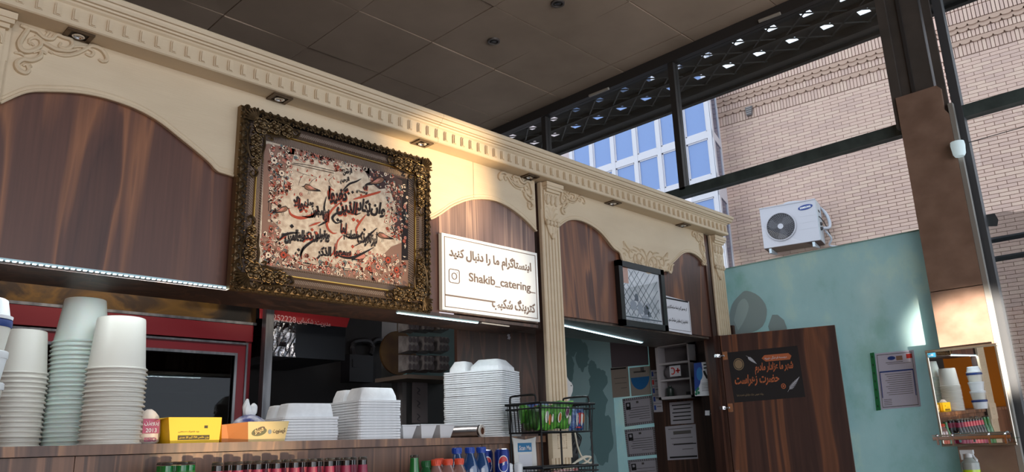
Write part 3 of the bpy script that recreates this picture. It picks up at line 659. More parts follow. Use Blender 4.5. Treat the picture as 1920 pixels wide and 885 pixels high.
# ---- columns
def column(label,xa,xb,name='fluted_column',yf=2.170,ztop=2.545,zcap=2.33,nfl=5,zf=1.50,med=True):
    t=thing(name,label,'column',((xa+xb)/2,2.19,0)); wd=xb-xa
    b=MB(); pr=[(xa,2.190),(xa,yf+.004),(xa+.004,yf)]
    for k in range(nfl):
        c=xa+wd*(k+.5+.25*0)/nfl*.86+wd*.07; h=wd*.030
        pr += [(c-h,yf),(c-h*.6,yf+.005),(c+h*.6,yf+.005),(c+h,yf)]
    pr += [(xb-.004,yf),(xb,yf+.004),(xb,2.190)]
    n=len(pr); q=[(x,y,zf) for x,y in pr]+[(x,y,zcap+.09) for x,y in pr]
    b.add(q,[tuple(range(n)),tuple(range(n,2*n))[::-1]]+[(i,(i+1)%n,(i+1)%n+n,i+n) for i in range(n)])
    q=[(x,y,.1) for x,y in pr]+[(x,y,1.372) for x,y in pr]
    if med: b.add(q,[tuple(range(n)),tuple(range(n,2*n))[::-1]]+[(i,(i+1)%n,(i+1)%n+n,i+n) for i in range(n)])
    b.box((xa,yf,zcap+.09),(xb,2.190,ztop))
    b.build('shaft',CREAM,t)
    b=MB(); b.box((xa+.001,2.1905,.0 if med else 1.975),(xb-.001,2.235,ztop)); b.build('backing_board',WOODI,t)
    if med:
        b=MB(); b.box((xa-.001,yf-.004,1.372),(xb+.001,2.190,zf)); b.build('block',CREAM,t)
        b=MB(); cx_,cz_=(xa+xb)/2,1.436; h=.026
        for s in ((-h,-h,h,-h),(h,-h,h,h),(h,h,-h,h),(-h,h,-h,-h)):
            for k in range(8):
                f=k/7; b.ball((cx_+s[0]+(s[2]-s[0])*f,yf-.005,cz_+s[1]+(s[3]-s[1])*f),.0028,.002,.0028,seg=6,rings=4)
        for s in (1,-1):
            for pts in ([(0,-.018),(.012,-.008),(.010,.008),(.0,.002)],[(0,-.005),(.008,.010),(.014,.018)],[(.0,.0),(.004,.012),(0,.02)]):
                relief(b,[(cx_+s*x,cz_+z) for x,z in pts],[.001,.0024,.001],(0,yf-.004,0),FAC,n=4,flat=.8)
        b.build('medallion',CREAM,t,smooth=True)
    # capital
    b=MB(); 
    b.box((xa+.01,yf-.030,ztop-.018),(xb+.004,2.2,ztop)); b.box((xa+.014,yf-.026,ztop-.030),(xb-.0,2.2,ztop-.018)); b.box((xa+.02,yf-.018,ztop-.042),(xb-.008,2.2,ztop-.030))
    b.build('abacus',CREAM,t)
    b=MB(); cx_=(xa+xb)/2; w2=wd*.40; zc=ztop
    b.poly([(-w2,0),(-w2,-.13),(-w2*.75,-.16),(-w2*.5,-.19),(0,-.215),(w2*.5,-.19),(w2*.75,-.16),(w2,-.13),(w2,0)],(cx_,yf,zc-.035),FAC,.008)
    for k in (-1,0,1):
        b.ball((cx_+k*w2*.62,yf-.010,zc-.078),w2*.26,.013,.024,seg=10,rings=7)
        b.tube([(cx_+k*w2*.62+w2*.30*cos(a),yf-.010,zc-.078+.028*sin(a)) for a in [pi*1.15*i/8-.25 for i in range(9)]],.0032,6)
    for s in (1,-1):
        for i,pts in enumerate(([(0.004,-.045),(.010,-.02),(.022,.0),(.036,.004),(.040,-.008)],[(.004,-.05),(.016,-.035),(.030,-.018),(.044,-.018)],[(.002,-.045),(.004,-.015),(.010,.006),(.018,.010)],[(.010,-.055),(.026,-.048),(.040,-.038)])):
            relief(b,[(cx_+s*x*wd/.12,zc-.115+z) for x,z in pts],[.002,.0055,.0045,.002],(0,yf-.006,0),FAC,n=4,flat=1.2)
    b.tube([(cx_-w2*1.0,yf-.008,zc-.168),(cx_+w2*1.0,yf-.008,zc-.168)],.0035,6)
    for k in (-1.5,-.5,.5,1.5): b.ball((cx_+k*w2*.48,yf-.010,zc-.183),w2*.24,.011,.013,seg=8,rings=6)
    for k in (-1,0,1):
        relief(b,[(cx_+k*w2*.5,zc-.195),(cx_+k*w2*.42,zc-.215),(cx_+k*w2*.25,zc-.232)],[.004,.007,.003],(0,yf-.005,0),FAC,n=4,flat=1.1)
    b.ball((cx_,yf-.008,zc-.240),.010,.009,.014,seg=8,rings=6)
    b.build('carved_capital',CREAM,t,smooth=True)
    return t
column('cream fluted column between the lettered sign and the black-framed picture',2.405,2.522)
column('cream fluted end pilaster at the right end of the cornice',3.825,3.955,'fluted_pilaster',yf=2.178,nfl=5,med=False,zf=1.975)
column('cream column at the left edge with only its capital corner in view',.235,.383,'fluted_column')
# ---- underside boards + LED strips
b=MB(); b.box((.385,2.2,1.900),(2.385,2.42,1.912)); tag(b.build('underside_board',WOODI),'long dark underside board carrying the left light strips','board')
b=MB(); b.box((2.535,2.216,1.955),(3.80,2.60,1.966)); tag(b.build('underside_board',wood('grey_walnut_board',S(66,56,50),S(84,72,64),S(104,90,78))),'dark underside board with the slanting light strip under the shrine picture','board')
ledm=mat('led_glow',S(226,244,250),.4,emit=3.2,ecol=S(214,242,250)); ledbed=mat('led_bed',S(150,176,184),.5,emit=.25,ecol=S(190,225,235))
ledoff=mat('led_unlit',S(196,190,184),.4)
def led(label,p,q,dots,on=True,wd=.006,ledw=1.2):
    p,q=Vector(p),Vector(q); t=thing('led_strip',label,'light strip',tuple((p+q)/2),'light strips under the boards')
    d=(q-p).normalized(); g=Vector((d.y,-d.x,0)); ln=(q-p).length
    b=MB(); b.slab(p+Z0*.0-g*wd,(d,g,-Z0),ln,wd*2,.004); b.build('strip',ledbed if on else ledoff,t)
    if on:
        b=MB(); n=int(ln/dots)
        for i in range(n): b.slab(p+d*(ln*(i+.2)/n)-g*wd*.6-Z0*.004,(d,g,-Z0),ln/n*.55,wd*1.2,.0025)
        o=b.build('light_emitting_beads',ledm,t); o['kind']='stuff'
        l=bpy.data.lights.new('led_glow_lamp','AREA'); l.shape='RECTANGLE'; l.size=ln; l.size_y=.012; l.energy=ledw; l.color=(.84,.96,1); lo=bpy.data.objects.new('led_glow_lamp',l); sc.collection.objects.link(lo); lo.location=(p+q)/2-Z0*.010; lo.rotation_euler=(0,0,atan2(d.y,d.x))
    return t
led('dotted bright light strip under the large walnut panel at left',(.385,2.190,1.911),(1.02,2.196,1.911),.0145,wd=.0055)
led('bright light strip under the lower right corner of the picture frame',(1.66,2.212,1.900),(2.06,2.222,1.900),.008)
led('short unlit end of the light strip below the lettered sign',(2.08,2.224,1.900),(2.24,2.230,1.900),.01,False,.004)
led('slanting bright light strip under the dark-framed picture board',(2.62,2.302,1.955),(3.53,2.49,1.955),.008,wd=.011)
# ---- raised counter shelf
t=thing('counter_shelf','raised walnut counter shelf carrying the cup stacks and foam boxes','counter',(1.4,2.4,0))
b=MB(); b.box((-.37,2.2,1.436),(2.06,2.75,1.461)); b.box((2.062,2.2,1.436),(2.402,2.75,1.461)); b.build('shelf_top',WOODS,t)
b=MB(); b.box((-.37,2.215,.0),(.66,2.235,1.434)); b.box((.662,2.215,.0),(2.06,2.235,1.434)); b.box((2.063,2.215,.0),(2.40,2.235,1.434)); b.build('front_panel',wood('counter_front_walnut',S(84,60,48),S(112,80,62),S(140,100,76),sx=9,seed=4),t)
# lower display steps for the bottles
t=thing('display_step','stepped black display rack under the bottles in front of the counter','rack',(1.3,2.0,0))
b=MB(); b.box((.3,1.98,1.145),(2.095,2.20,1.160)); b.box((.3,1.84,.98),(2.095,2.0,.995)); b.box((.3,2.19,0),(2.095,2.205,1.145)); b.build('step',BLACK,t)
b=MB(); b.box((.3,1.98,.0),(.32,2.19,1.145)); b.box((2.075,1.98,.0),(2.095,2.19,1.145)); b.box((.3,1.84,.0),(.32,1.98,.98)); b.box((2.075,1.84,.0),(2.095,1.98,.98)); b.build('side_panel',BLACK,t)
# orange cabinet at the left end (seen in the mirror)
b=MB(); b.box((-.42,1.2,0),(-.38,2.75,2.54)); tag(b.build('orange_end_panel',mat('glossy_orange',S(214,120,24),.3)),'glossy orange end panel reflected at the right of the mirror','panel')
# ---- ornate picture frame
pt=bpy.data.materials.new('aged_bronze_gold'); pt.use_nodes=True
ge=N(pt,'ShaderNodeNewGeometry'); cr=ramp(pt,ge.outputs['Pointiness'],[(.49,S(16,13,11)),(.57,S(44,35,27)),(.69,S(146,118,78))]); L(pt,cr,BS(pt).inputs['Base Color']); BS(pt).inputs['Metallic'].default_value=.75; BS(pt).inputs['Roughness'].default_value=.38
dk=mat('dark_bronze',S(48,38,32),.45,.6); gold=mat('gold_fillet',S(196,158,84),.3,.9)
rib=mat('ribbed_dark_bronze',S(112,94,82),.42,.4); v=mapped(rib,(1,1,1)); wv=N(rib,'ShaderNodeTexWave',Scale=75.0,Distortion=0.0); wv.bands_direction='DIAGONAL'; L(rib,v,wv.inputs['Vector']); bb=N(rib,'ShaderNodeBump',Strength=.7,Distance=.002); L(rib,wv.outputs['Fac'],bb.inputs['Height']); L(rib,bb.outputs[0],BS(rib).inputs['Normal'])
FX0,FX1,FZ0,FZ1=1.012,1.772,1.897,2.488
t=thing('ornate_picture_frame','large baroque bronze and gold frame around a woven calligraphy picture','picture frame',((FX0+FX1)/2,2.18,FZ0))
def rect_sweep(b,prof,m=0):
    """prof: (inset, height towards the room) swept round the rectangle"""
    n=len(prof); q=[]
    for (sx,sz) in ((FX0,FZ0),(FX1,FZ0),(FX1,FZ1),(FX0,FZ1)):
        for i,h in prof:
            q.append((sx+(i if sx==FX0 else -i),2.186-h,sz+(i if sz==FZ0 else -i)))
    fs=[]
    for c in range(4):
        d=(c+1)%4
        for k in range(n-1): fs.append((c*n+k,d*n+k,d*n+k+1,c*n+k+1))
    b.add(q,fs,m)
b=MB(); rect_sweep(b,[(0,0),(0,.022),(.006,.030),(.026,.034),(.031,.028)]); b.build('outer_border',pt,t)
b=MB(); rect_sweep(b,[(.031,.028),(.034,.020),(.042,.026),(.054,.026),(.062,.016)]); b.build('ribbed_cove',rib,t)
b=MB(); rect_sweep(b,[(.062,.016),(.0635,.021),(.0665,.021),(.068,.014)]); b.build('gold_fillet',gold,t)
b=MB(); rect_sweep(b,[(.068,.014),(.086,.008),(.088,.011),(.092,.011),(.092,.004)]); b.build('herringbone_slip',rib,t)
BF=(2.186,)
def R3(b,pts,w,h=.03,flat=1.0,seg=5): relief(b,pts,w,(0,2.186-h,0),FAC,n=4,flat=flat,seg=seg)
def rose(b,x,z,r,h):
    y=2.186-h
    b.ball((x,y,z),r*.95,.010,r*.95,seg=12,rings=6)
    for k in range(6):
        a=2*pi*k/6+r*40; b.ball((x+r*.66*cos(a),y-.006,z+r*.66*sin(a)),r*.42,.007,r*.42,seg=8,rings=5)
        b.tube([(x+r*.66*cos(a)+r*.40*cos(a-1.2+2.4*j/5),y-.0085,z+r*.66*sin(a)+r*.40*sin(a-1.2+2.4*j/5)) for j in range(6)],r*.075,4)
    for k in range(4):
        a=2*pi*k/4+r*20; b.ball((x+r*.28*cos(a),y-.011,z+r*.28*sin(a)),r*.26,.006,r*.26,seg=7,rings=5)
    b.tube([(x+q*cos(t_),y-.0175,z+q*sin(t_)) for q,t_ in ((r*(.26-.02*i),i*.75) for i in range(11))],r*.06,4)
# small leaf scroll border on the four sides
sides=MB(); 
def border(b,x,z,dx,dz,L_,nx,nz):
    n=int(L_/.027)
    for i in range(n):
        c=(i+.5)*L_/n; s=1 if i%2 else -1
        def P(u,v): return (x+dx*(c+u)+nx*(v+.002), z+dz*(c+u)+nz*(v+.002))
        R3(b,[P(-.014,.004),P(-.006,.018*1),P(.006,.020),P(.012,.012),P(.007,.006),P(.001,.010),P(.004,.014)] if s>0 else [P(-.014,.024),P(-.006,.010),P(.006,.007),P(.012,.014),P(.007,.021),P(.001,.017),P(.004,.013)],[.002,.0038,.004,.0036,.003,.0024,.0014],.032,1.3)
        R3(b,[P(-.012,.014),P(-.016,.020),P(-.012,.026)],[.001,.0026,.001],.034)
        R3(b,[P(.010,.024),P(.014,.017),P(.013,.008)],[.001,.0026,.001],.034)
        R3(b,[P(-.004,.002),P(.002,-.002),P(.010,.002)],[.001,.0028,.001],.028)
        b.ball((P(.0,.026)[0],2.186-.034,P(.0,.026)[1]),.0026,.003,.0026,seg=6,rings=4)
for nm,args in (('top',(FX0,FZ1,1,0,FX1-FX0,0,-1)),('bottom',(FX0,FZ0,1,0,FX1-FX0,0,1)),('left',(FX0,FZ0,0,1,FZ1-FZ0,1,0)),('right',(FX1,FZ0,0,1,FZ1-FZ0,-1,0))):
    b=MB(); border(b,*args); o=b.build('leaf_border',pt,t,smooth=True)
for cx_,cz_,sx,sz in ((FX0,FZ1,1,-1),(FX1,FZ1,-1,-1),(FX0,FZ0,1,1),(FX1,FZ0,-1,1)):
    b=MB()
    def Q(u,v): return (cx_+sx*u,cz_+sz*v)
    for k in range(7):
        a=pi/4+(k-3)*.24; u,v=.042+.0*cos(a),.042
        R3(b,[Q(.050-.010*cos(a),.050-.010*sin(a)),Q(.050-.030*cos(a),.050-.030*sin(a)),Q(.050-.046*cos(a),.050-.046*sin(a))],[.0015,.004,.003],.042,1.2)
    rose(b,*Q(.062,.062),.025,.036)
    for (u,v,r) in ((.110,.052,.020),(.154,.052,.020),(.050,.110,.018),(.052,.150,.017),(.052,.186,.015)): rose(b,*Q(u,v),r,.030)
    for pts in ([(.17,.055),(.19,.06),(.20,.045),(.19,.036),(.18,.045)],[(.05,.20),(.062,.215),(.05,.232),(.038,.222),(.046,.212)],[(.07,.03),(.10,.022),(.14,.026),(.17,.036),(.19,.05)],[(.03,.07),(.022,.10),(.026,.14),(.036,.17),(.05,.19)],[(.085,.078),(.11,.080),(.135,.074),(.165,.078)],[(.078,.085),(.080,.12),(.074,.15),(.078,.18)],[(.13,.075),(.128,.06),(.126,.04)],[(.075,.13),(.06,.128),(.04,.126)],[(.09,.09),(.105,.095),(.10,.075)]):
        R3(b,[Q(*p) for p in pts],[.002,.0045,.004,.0018],.034,1.1)
    for u,v in ((.085,.04),(.128,.036),(.04,.085),(.036,.128),(.088,.07),(.07,.092),(.17,.066),(.066,.166)): b.ball((Q(u,v)[0],2.186-.036,Q(u,v)[1]),.0055,.006,.0055,seg=7,rings=5)
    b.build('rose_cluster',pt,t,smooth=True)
# the woven picture
PX0,PX1,PZ0,PZ1=FX0+.090,FX1-.090,FZ0+.090,FZ1-.090
canvas=noisy('woven_cream_ground',S(220,206,186),S(186,164,144),(60,60,60),.85,bump=.5,bscale=(420,420,420),detail=6)
b=MB(); b.box((PX0,2.176,PZ0),(PX1,2.182,PZ1)); pic=b.build('woven_picture',canvas,t)
pic['_o']=[(FX0+FX1)/2,2.18,FZ0]
ICOL=[mat('print_black',S(30,24,28),.9),mat('print_red',S(170,72,52),.9),mat('print_cream',S(226,206,184),.9),mat('print_rose',S(198,132,116),.9),mat('print_dark_plum',S(70,52,52),.9),mat('print_teal_grey',S(104,122,124),.9),mat('print_brown',S(134,96,76),.9),mat('print_dusty_brown',S(140,108,94),.9)]
def pc(x,y): p=at(490+x/3.161,260+y/3.161,1,2.176); return (p.x,p.z)
PB=(0,2.176,0)
bk=MB()
# dark ground of the flowered border: ragged band
def band(ptsa,ptsb,m,t_): 
    A=[pc(*p) for p in ptsa]; Bq=[pc(*p) for p in ptsb]; bk.poly(A+Bq[::-1],PB,FAC,t_,m)
def clampp(x,z,e=.0003): return (min(max(x,PX0+e),PX1-e),min(max(z,PZ0+e),PZ1-e))
def pp(pts,m,t_): bk.poly([clampp(*pc(*p)) for p in pts],PB,FAC,t_,m)
pp([(40,30),(200,60),(185,130),(120,230),(110,330),(60,380),(60,480),(120,540),(100,600),(0,600),(0,30)],7,.0004)
pp([(150,90),(200,95),(440,140),(560,150),(640,215),(640,150),(400,90),(150,50)],7,.0004)
pp([(600,170),(660,270),(700,300),(760,290),(800,420),(780,560),(860,600),(860,150),(600,120)],4,.0004)
pp([(600,800),(640,720),(720,690),(770,640),(870,600),(870,900),(560,900)],7,.0004)
pp([(0,600),(100,610),(160,680),(220,740),(600,790),(600,900),(0,900)],7,.0004)
pp([(795,230),(870,240),(870,720),(830,720),(835,250)],0,.0006)
# inner framed medallion outline
for pts in ([(190,145),(290,160),(440,195)],[(50,280),(45,360),(42,430)],[(60,290),(56,430)],[(170,715),(300,745),(540,775)],[(180,150),(430,205)],[(180,725),(540,788)]):
    ribbon(bk,[pc(*p) for p in pts],[.0022,.0022],PB,FAC,.0008,0)
rnd=random.Random(3)
def flower(x,y,r,m,k=6,m2=1,t_=.0010):
    cx_,cz_=pc(x,y); cx_,cz_=clampp(cx_,cz_,r*1.1); q=[]
    for i in range(k*4):
        a=2*pi*i/(k*4)+r*300; rr=r*(.72+.28*abs(sin(k*a/2))); q.append((cx_+rr*cos(a),cz_+rr*sin(a)))
    bk.poly([(cx_+(a-cx_)*1.16,cz_+(b_-cz_)*1.16) for a,b_ in q],PB,FAC,t_-.0003,0)
    bk.poly(q,PB,FAC,t_,m)
    bk.poly([(cx_+r*.34*cos(2*pi*i/8),cz_+r*.34*sin(2*pi*i/8)) for i in range(8)],PB,FAC,t_+.0002,m2); bk.poly([(cx_+r*.18*cos(2*pi*i/6),cz_+r*.18*sin(2*pi*i/6)) for i in range(6)],PB,FAC,t_+.0003,0)
zones=[((45,40,180,330),190),((40,330,110,560),60),((0,560,150,720),110),((20,690,600,800),230),((200,70,430,140),110),((430,140,620,190),50),((640,180,790,290),50),((740,260,835,600),160),((560,640,840,830),190),((845,250,868,800),30)]
for (x0,y0,x1,y1),n in zones:
    for i in range(n):
        x=rnd.uniform(x0,x1); y=rnd.uniform(y0,y1)+ (x-300)*.10*(1 if x1-x0>200 else 0); r=rnd.uniform(.0026,.0075)
        m=rnd.choice([2,2,3,3,3,2,2,3,6,5,1,2]); 
        if rnd.random()<.62: flower(x,y,r,m,rnd.choice([5,6,8]),rnd.choice([1,4,6,3]))
        else:
            a=rnd.uniform(0,6.3); cx_,cz_=clampp(*pc(x,y),.010); ribbon(bk,[(cx_-.007*cos(a),cz_-.007*sin(a)),(cx_+.002*sin(a),cz_-.002*cos(a)),(cx_+.007*cos(a),cz_+.007*sin(a))],[.0005,.0042,.0005],PB,FAC,.0012,rnd.choice([1,0,2,5,3]))
for (x,y,r,m) in ((75,130,.0125,2),(160,145,.009,2),(120,205,.011,2),(130,690,.012,1),(40,690,.010,2),(235,330,.006,3),(750,720,.013,1),(690,760,.011,3),(800,780,.012,1),(640,770,.009,1),(790,480,.012,3),(740,490,.008,2)): flower(x,y,r,m,8,4,.0014)
# sprigs under the upper edge
for pts in ([(200,190),(250,210),(330,230)],[(330,230),(300,250),(270,290)],[(250,210),(230,240),(220,280)],[(430,220),(400,250),(420,290)],[(130,340),(110,360),(90,380)]):
    ribbon(bk,[pc(*p) for p in pts],[.0006,.0012,.0006],PB,FAC,.0012,0)
for (x,y) in ((215,185),(270,190),(235,225),(300,215),(325,245),(285,245),(345,225),(400,215),(430,235),(455,255),(380,240),(170,300),(150,330),(120,345),(195,330),(740,455),(770,460),(730,490)):
    a=rnd.uniform(0,3); ribbon(bk,[pc(x-9*cos(a),y-9*sin(a)),pc(x,y+3),pc(x+9*cos(a),y+9*sin(a))],[.0005,.0045,.0005],PB,FAC,.0013,1)
# birds
def bird(x,y,s,d=1,m=6):
    P=lambda a,b_: pc(x+a*s*d,y+b_*s)
    bk.poly([P(-30,-8),P(-18,-20),P(0,-16),P(20,0),P(52,12),P(60,20),P(40,20),P(14,18),P(-10,14),P(-24,6)],PB,FAC,.0012,0)
    bk.poly([P(-27,-7),P(-17,-16),P(0,-13),P(16,0),P(36,12),P(12,14),P(-10,11),P(-22,4)],PB,FAC,.0014,m)
    bk.poly([P(-12,-6),P(4,-8),P(24,6),P(6,8)],PB,FAC,.0016,3); bk.poly([P(-30,-8),P(-42,-6),P(-30,-2)],PB,FAC,.0014,0)
    for k in (0,8): ribbon(bk,[P(-4+k,14),P(-6+k,30),P(-12+k,36)],[.0008,.0008,.0006],PB,FAC,.0012,0)
bird(285,290,1.15,1,6); bird(125,420,1.1,-1,6); bird(720,575,1.1,1,6); bird(590,700,1.0,-1,3); bird(690,250,1.3,-1,6)
ribbon(bk,[pc(750,310),pc(790,340),pc(800,400),pc(780,450)],[.004,.003,.002,.001],PB,FAC,.0012,6)
fo=bk.build('printed_flowers',ICOL,pic,fix=False); fo['kind']='stuff'
# calligraphy: joined letters plus long brush sweeps (crop coordinates of the picture)
ca=MB()
def word(s,x,y,wpx,hpx,m=0,rot=0,slant=.15,t_=.0022,bold=.05):
    o=pc(x,y); text(ca,s,(o[0],2.176,o[1]),FAC,wpx/3.161*.00224,hpx/3.161*.0021,t_,m,bold,slant,rot,res=3)
def sw(pts,wd,m=0,t_=.0024): ribbon(ca,[pc(*p) for p in pts],[q*.00062 for q in wd],PB,FAC,t_,m)
WORDS=[('وان',640,455,88,88,-.02,0),('یکاد',560,445,78,92,0,0),('الذین',440,450,112,90,.02,1),('کفروا',392,385,110,95,.12,1),('لیزلقونک',565,640,118,84,.12,0),('بابصارهم',485,600,82,56,.05,0),
 ('لما',465,560,34,56,.1,1),('سمعوا',425,705,96,56,.1,1),('الذکر',328,715,76,64,.15,0),('ویقولون',300,615,92,72,.12,0),('انه',360,490,34,64,.1,1),('لمجنون',292,470,68,66,.12,0),
 ('وما',272,410,34,44,.2,0),('هوالا',182,430,78,72,.1,1),('ذکر',240,610,50,54,.1,1),('للعالمین',135,625,96,76,.1,0),('بسم',560,322,64,22,-.05,0),('الله',598,300,26,28,0,1),('الرحمن',485,222,56,36,.35,0),('الرحیم',468,272,56,34,.35,0)]
for s_,x,y,w_,h_,ro,rd in WORDS:
    if rd: word(s_,x+4,y+7,w_,h_,1,ro,t_=.0018)
    word(s_,x,y,w_,h_,0,ro,t_=.0024)
for pts,wd,m in (
 ([(480,310),(520,270),(560,255),(592,238)],[3,11,10,2],0),([(400,360),(395,320),(410,300),(430,310)],[4,12,10,3],1),([(545,360),(600,345),(690,320),(705,312)],[4,14,12,2],1),
 ([(480,370),(420,420),(388,480),(392,530),(420,560),(446,560)],[3,10,14,13,9,2],1),([(620,450),(580,500),(560,540),(565,575)],[2,12,10,2],1),([(490,430),(450,440),(420,470),(440,500),(470,495)],[2,10,14,10,3],0),
 ([(160,415),(175,450),(220,470),(270,465),(320,440),(332,410)],[3,12,16,15,11,3],1),([(240,460),(290,465),(330,435),(335,400)],[2,12,13,3],0),
 ([(375,570),(300,610),(250,650),(232,690),(236,715)],[3,12,14,10,2],0),([(250,640),(235,680),(240,715)],[3,9,2],1),([(110,600),(130,575),(180,560),(228,560)],[2,14,12,3],0),([(105,605),(125,590),(150,578)],[2,8,2],1),
 ([(445,690),(490,705),(540,705),(600,680),(665,645)],[4,13,15,12,2],0),([(480,570),(530,590),(580,580),(600,560)],[3,14,13,3],0),([(445,660),(450,610),(480,575)],[2,8,3],1),([(545,640),(600,610),(640,570),(685,530)],[2,8,12,3],0),
 ([(405,700),(430,670),(438,620)],[3,12,3],1),([(335,520),(370,500),(390,490)],[2,11,3],0),([(280,520),(320,505),(350,495)],[2,11,3],1),([(590,440),(560,450),(530,440)],[2,9,3],0),([(380,440),(372,400),(384,345)],[2,9,3],0)):
    sw(pts,wd,m)
for (x,y,r,m) in ((545,480,9,1),(570,488,8,1),(470,490,8,0),(452,482,8,0),(516,325,7,0),(540,318,7,0),(215,350,7,0),(180,520,9,0),(325,560,8,1),(640,390,8,0),(300,540,7,1),(250,590,7,0),(220,660,7,0),(330,405,6,0),(610,540,7,0),(540,640,8,1),(265,430,7,1),(440,380,7,0),(590,335,5,1)):
    cx_,cz_=pc(x,y); h=r*.0008; ca.poly([(cx_,cz_-h),(cx_+h,cz_),(cx_,cz_+h),(cx_-h,cz_)],PB,FAC,.0028,m)
co_=ca.build('calligraphy',[ICOL[0],ICOL[1]],pic,fix=False)
# ---- white lettered sign
SX0,SX1,SZ0,SZ1=1.842,2.372,1.921,2.217
sy=2.186
t=thing('lettered_sign','white acrylic sign with brown Persian lettering and a camera symbol','sign',((SX0+SX1)/2,sy,SZ0))
b=MB(); b.box((SX0,sy-.008,SZ0),(SX1,sy+.010,SZ1)); b.build('board',SIGNW,t)
brn=mat('grey_brown_vinyl',S(128,106,92),.6); b=MB()
def rline(b,x0,z0,x1,z1,w_,m=0,y=None):
    yy=sy-.0085 if y is None else y
    b.box((min(x0,x1)-w_/2,yy-.0008,min(z0,z1)-w_/2),(max(x0,x1)+w_/2,yy,max(z0,z1)+w_/2),m)
e=.013
for q in ((SX0+e,SZ0+e,SX1-e,SZ0+e),(SX1-e,SZ0+e,SX1-e,SZ1-e),(SX1-e,SZ1-e,SX0+e,SZ1-e),(SX0+e,SZ1-e,SX0+e,SZ0+e)): rline(b,*q,.003)
b.build('border_line',brn,t)
b=MB(); SB=FAC
text(b,'اینستاگرام ما را دنبال کنید',(SX0+.035,sy-.008,2.112),SB,.455,.062,.001,0,.035)
b.build('upper_line_lettering',brn,t); b=MB(); text(b,'Shakib_catering_',(SX0+.135,sy-.008,2.034),SB,.375,.046,.001,0,.018)
b.build('handle_lettering',brn,t); b=MB(); text(b,'کترینگ شکیب',(SX0+.255,sy-.008,1.944),SB,.25,.058,.001,0,.035)
b.build('lower_line_lettering',brn,t)
b=MB(); rline(b,SX0+.016,1.978,SX0+.27,1.978,.006); b.build('underline',brn,t)
b=MB(); ix,iz=SX0+.060,2.055; h=.026
cn=[]
for (qx,qz,a0) in ((1,1,0),(-1,1,pi/2),(-1,-1,pi),(1,-1,3*pi/2)):
    for i in range(5): cn.append((ix+qx*(h-.009)+.009*cos(a0+pi/2*i/4),iz+qz*(h-.009)+.009*sin(a0+pi/2*i/4)))
b.tube([(x,sy-.0088,z) for x,z in cn],.0018,5,closed=True); b.tube([(ix+.012*cos(2*pi*i/24),sy-.0088,iz+.012*sin(2*pi*i/24)) for i in range(24)],.0018,5,closed=True); b.ball((ix+.015,sy-.009,iz+.015),.002,.001,.002)
b.build('camera_symbol',brn,t)
# ---- black framed shrine picture + note
t=thing('framed_picture','black-framed grey shrine lattice picture hanging on the right walnut panel','picture frame',(3.13,2.19,1.955))
x0,x1,z0,z1=2.940,3.322,1.957,2.272
b=MB()
for q in (((x0,2.172,z0),(x0+.03,2.198,z1)),((x1-.03,2.172,z0),(x1,2.198,z1)),((x0,2.172,z0),(x1,2.198,z0+.028)),((x0,2.172,z1-.028),(x1,2.198,z1))): b.box(*q)
b.build('frame',BLACK,t)
b=MB(); b.box((x0+.028,2.186,z0+.026),(x1-.028,2.192,z1-.026)); ph=b.build('photo',noisy('grey_photo_print',S(178,182,190),S(214,216,222),(14,14,14),.35),t); 
b=MB(); gp=(0,2.186,0)
xa,xb,za,zb=x0+.045,x1-.05,z0+.05,z1-.03
n=5
for i in range(-6,8):
    for s in (1,-1):
        # diagonal lattice lines clipped to the picture
        pts=[]
        for f in range(41):
            x=xa+(xb-xa)*f/40; z=za+(zb-za)*((i/n)+s*(f/40)*1.25+(0 if s>0 else 0))
            if za<z<zb: pts.append((x,z))
        if len(pts)>2: ribbon(b,[pts[0],pts[-1]],[.0038,.0038],gp,FAC,.0004,0)
b.box((xa-.012,2.1848,z0+.044),(xb+.012,2.1856,z0+.050),0)
for k,(xx,zz,ww,hh,mm) in enumerate(((.06,.085,.05,.05,1),(.12,.07,.04,.06,1),(.17,.07,.04,.05,2),(.20,.06,.025,.03,2),(.10,.13,.03,.04,2),(.15,.04,.06,.03,1),(.19,.10,.03,.03,1))):
    b.poly([(0,0),(ww,0),(ww,hh*.7),(ww*.5,hh),(0,hh*.7)],(x0+.03+xx,2.1858,z0+zz),FAC,.0003,mm)
b.box((xb+.002,2.1850,z0+.045),(xb+.010,2.1856,z1-.03),3)
b.box((x0+.030,2.1850,z1-.105),(x0+.088,2.1856,z1-.028),4)
text(b,'السلام علیک یا ابا عبدالله الحسین',(x0+.05,2.1856,z0+.031),FAC,.26,.010,.0006,2)
b.build('shrine_print',[mat('lattice_ink',S(70,76,88),.7),mat('pale_blue_grey',S(150,156,170),.7),mat('slate_ink',S(92,98,112),.7),mat('pale_margin',S(220,224,230),.6),mat('copper_patch',S(176,120,92),.6)],ph,fix=False)
b=MB(); b.box((x0+.028,2.180,z0+.026),(x1-.028,2.181,z1-.026)); b.build('cover_glass',glassy('picture_glass',(1,1,1,1),.05),t)
t=thing('paper_note','white note with two lines of Persian handwriting right of the shrine picture','notice',(3.45,2.195,1.966))
b=MB(); b.poly([(0,.0),(.245,-.004),(.247,.172),(.012,.182),(.006,.12)],(3.328,2.199,1.966),FAC,.002); b.build('sheet',PAPER,t)
b=MB()
for q in ((3.338,1.976,3.565,1.976),(3.565,1.976,3.565,2.132),(3.565,2.132,3.345,2.138),(3.341,2.135,3.341,1.976)): b.box((min(q[0],q[2])-.001,2.1965,min(q[1],q[3])-.001),(max(q[0],q[2])+.001,2.1969,max(q[1],q[3])-.001+.002))
text(b,'از حضور گرم شما سپاسگزاریم',(3.36,2.197,2.078),FAC,.18,.026,.0006,0,.02,slant=.3); text(b,'لطفا پیش از سفارش هماهنگ شود',(3.36,2.197,2.010),FAC,.18,.028,.0006,0,.02,slant=.3)
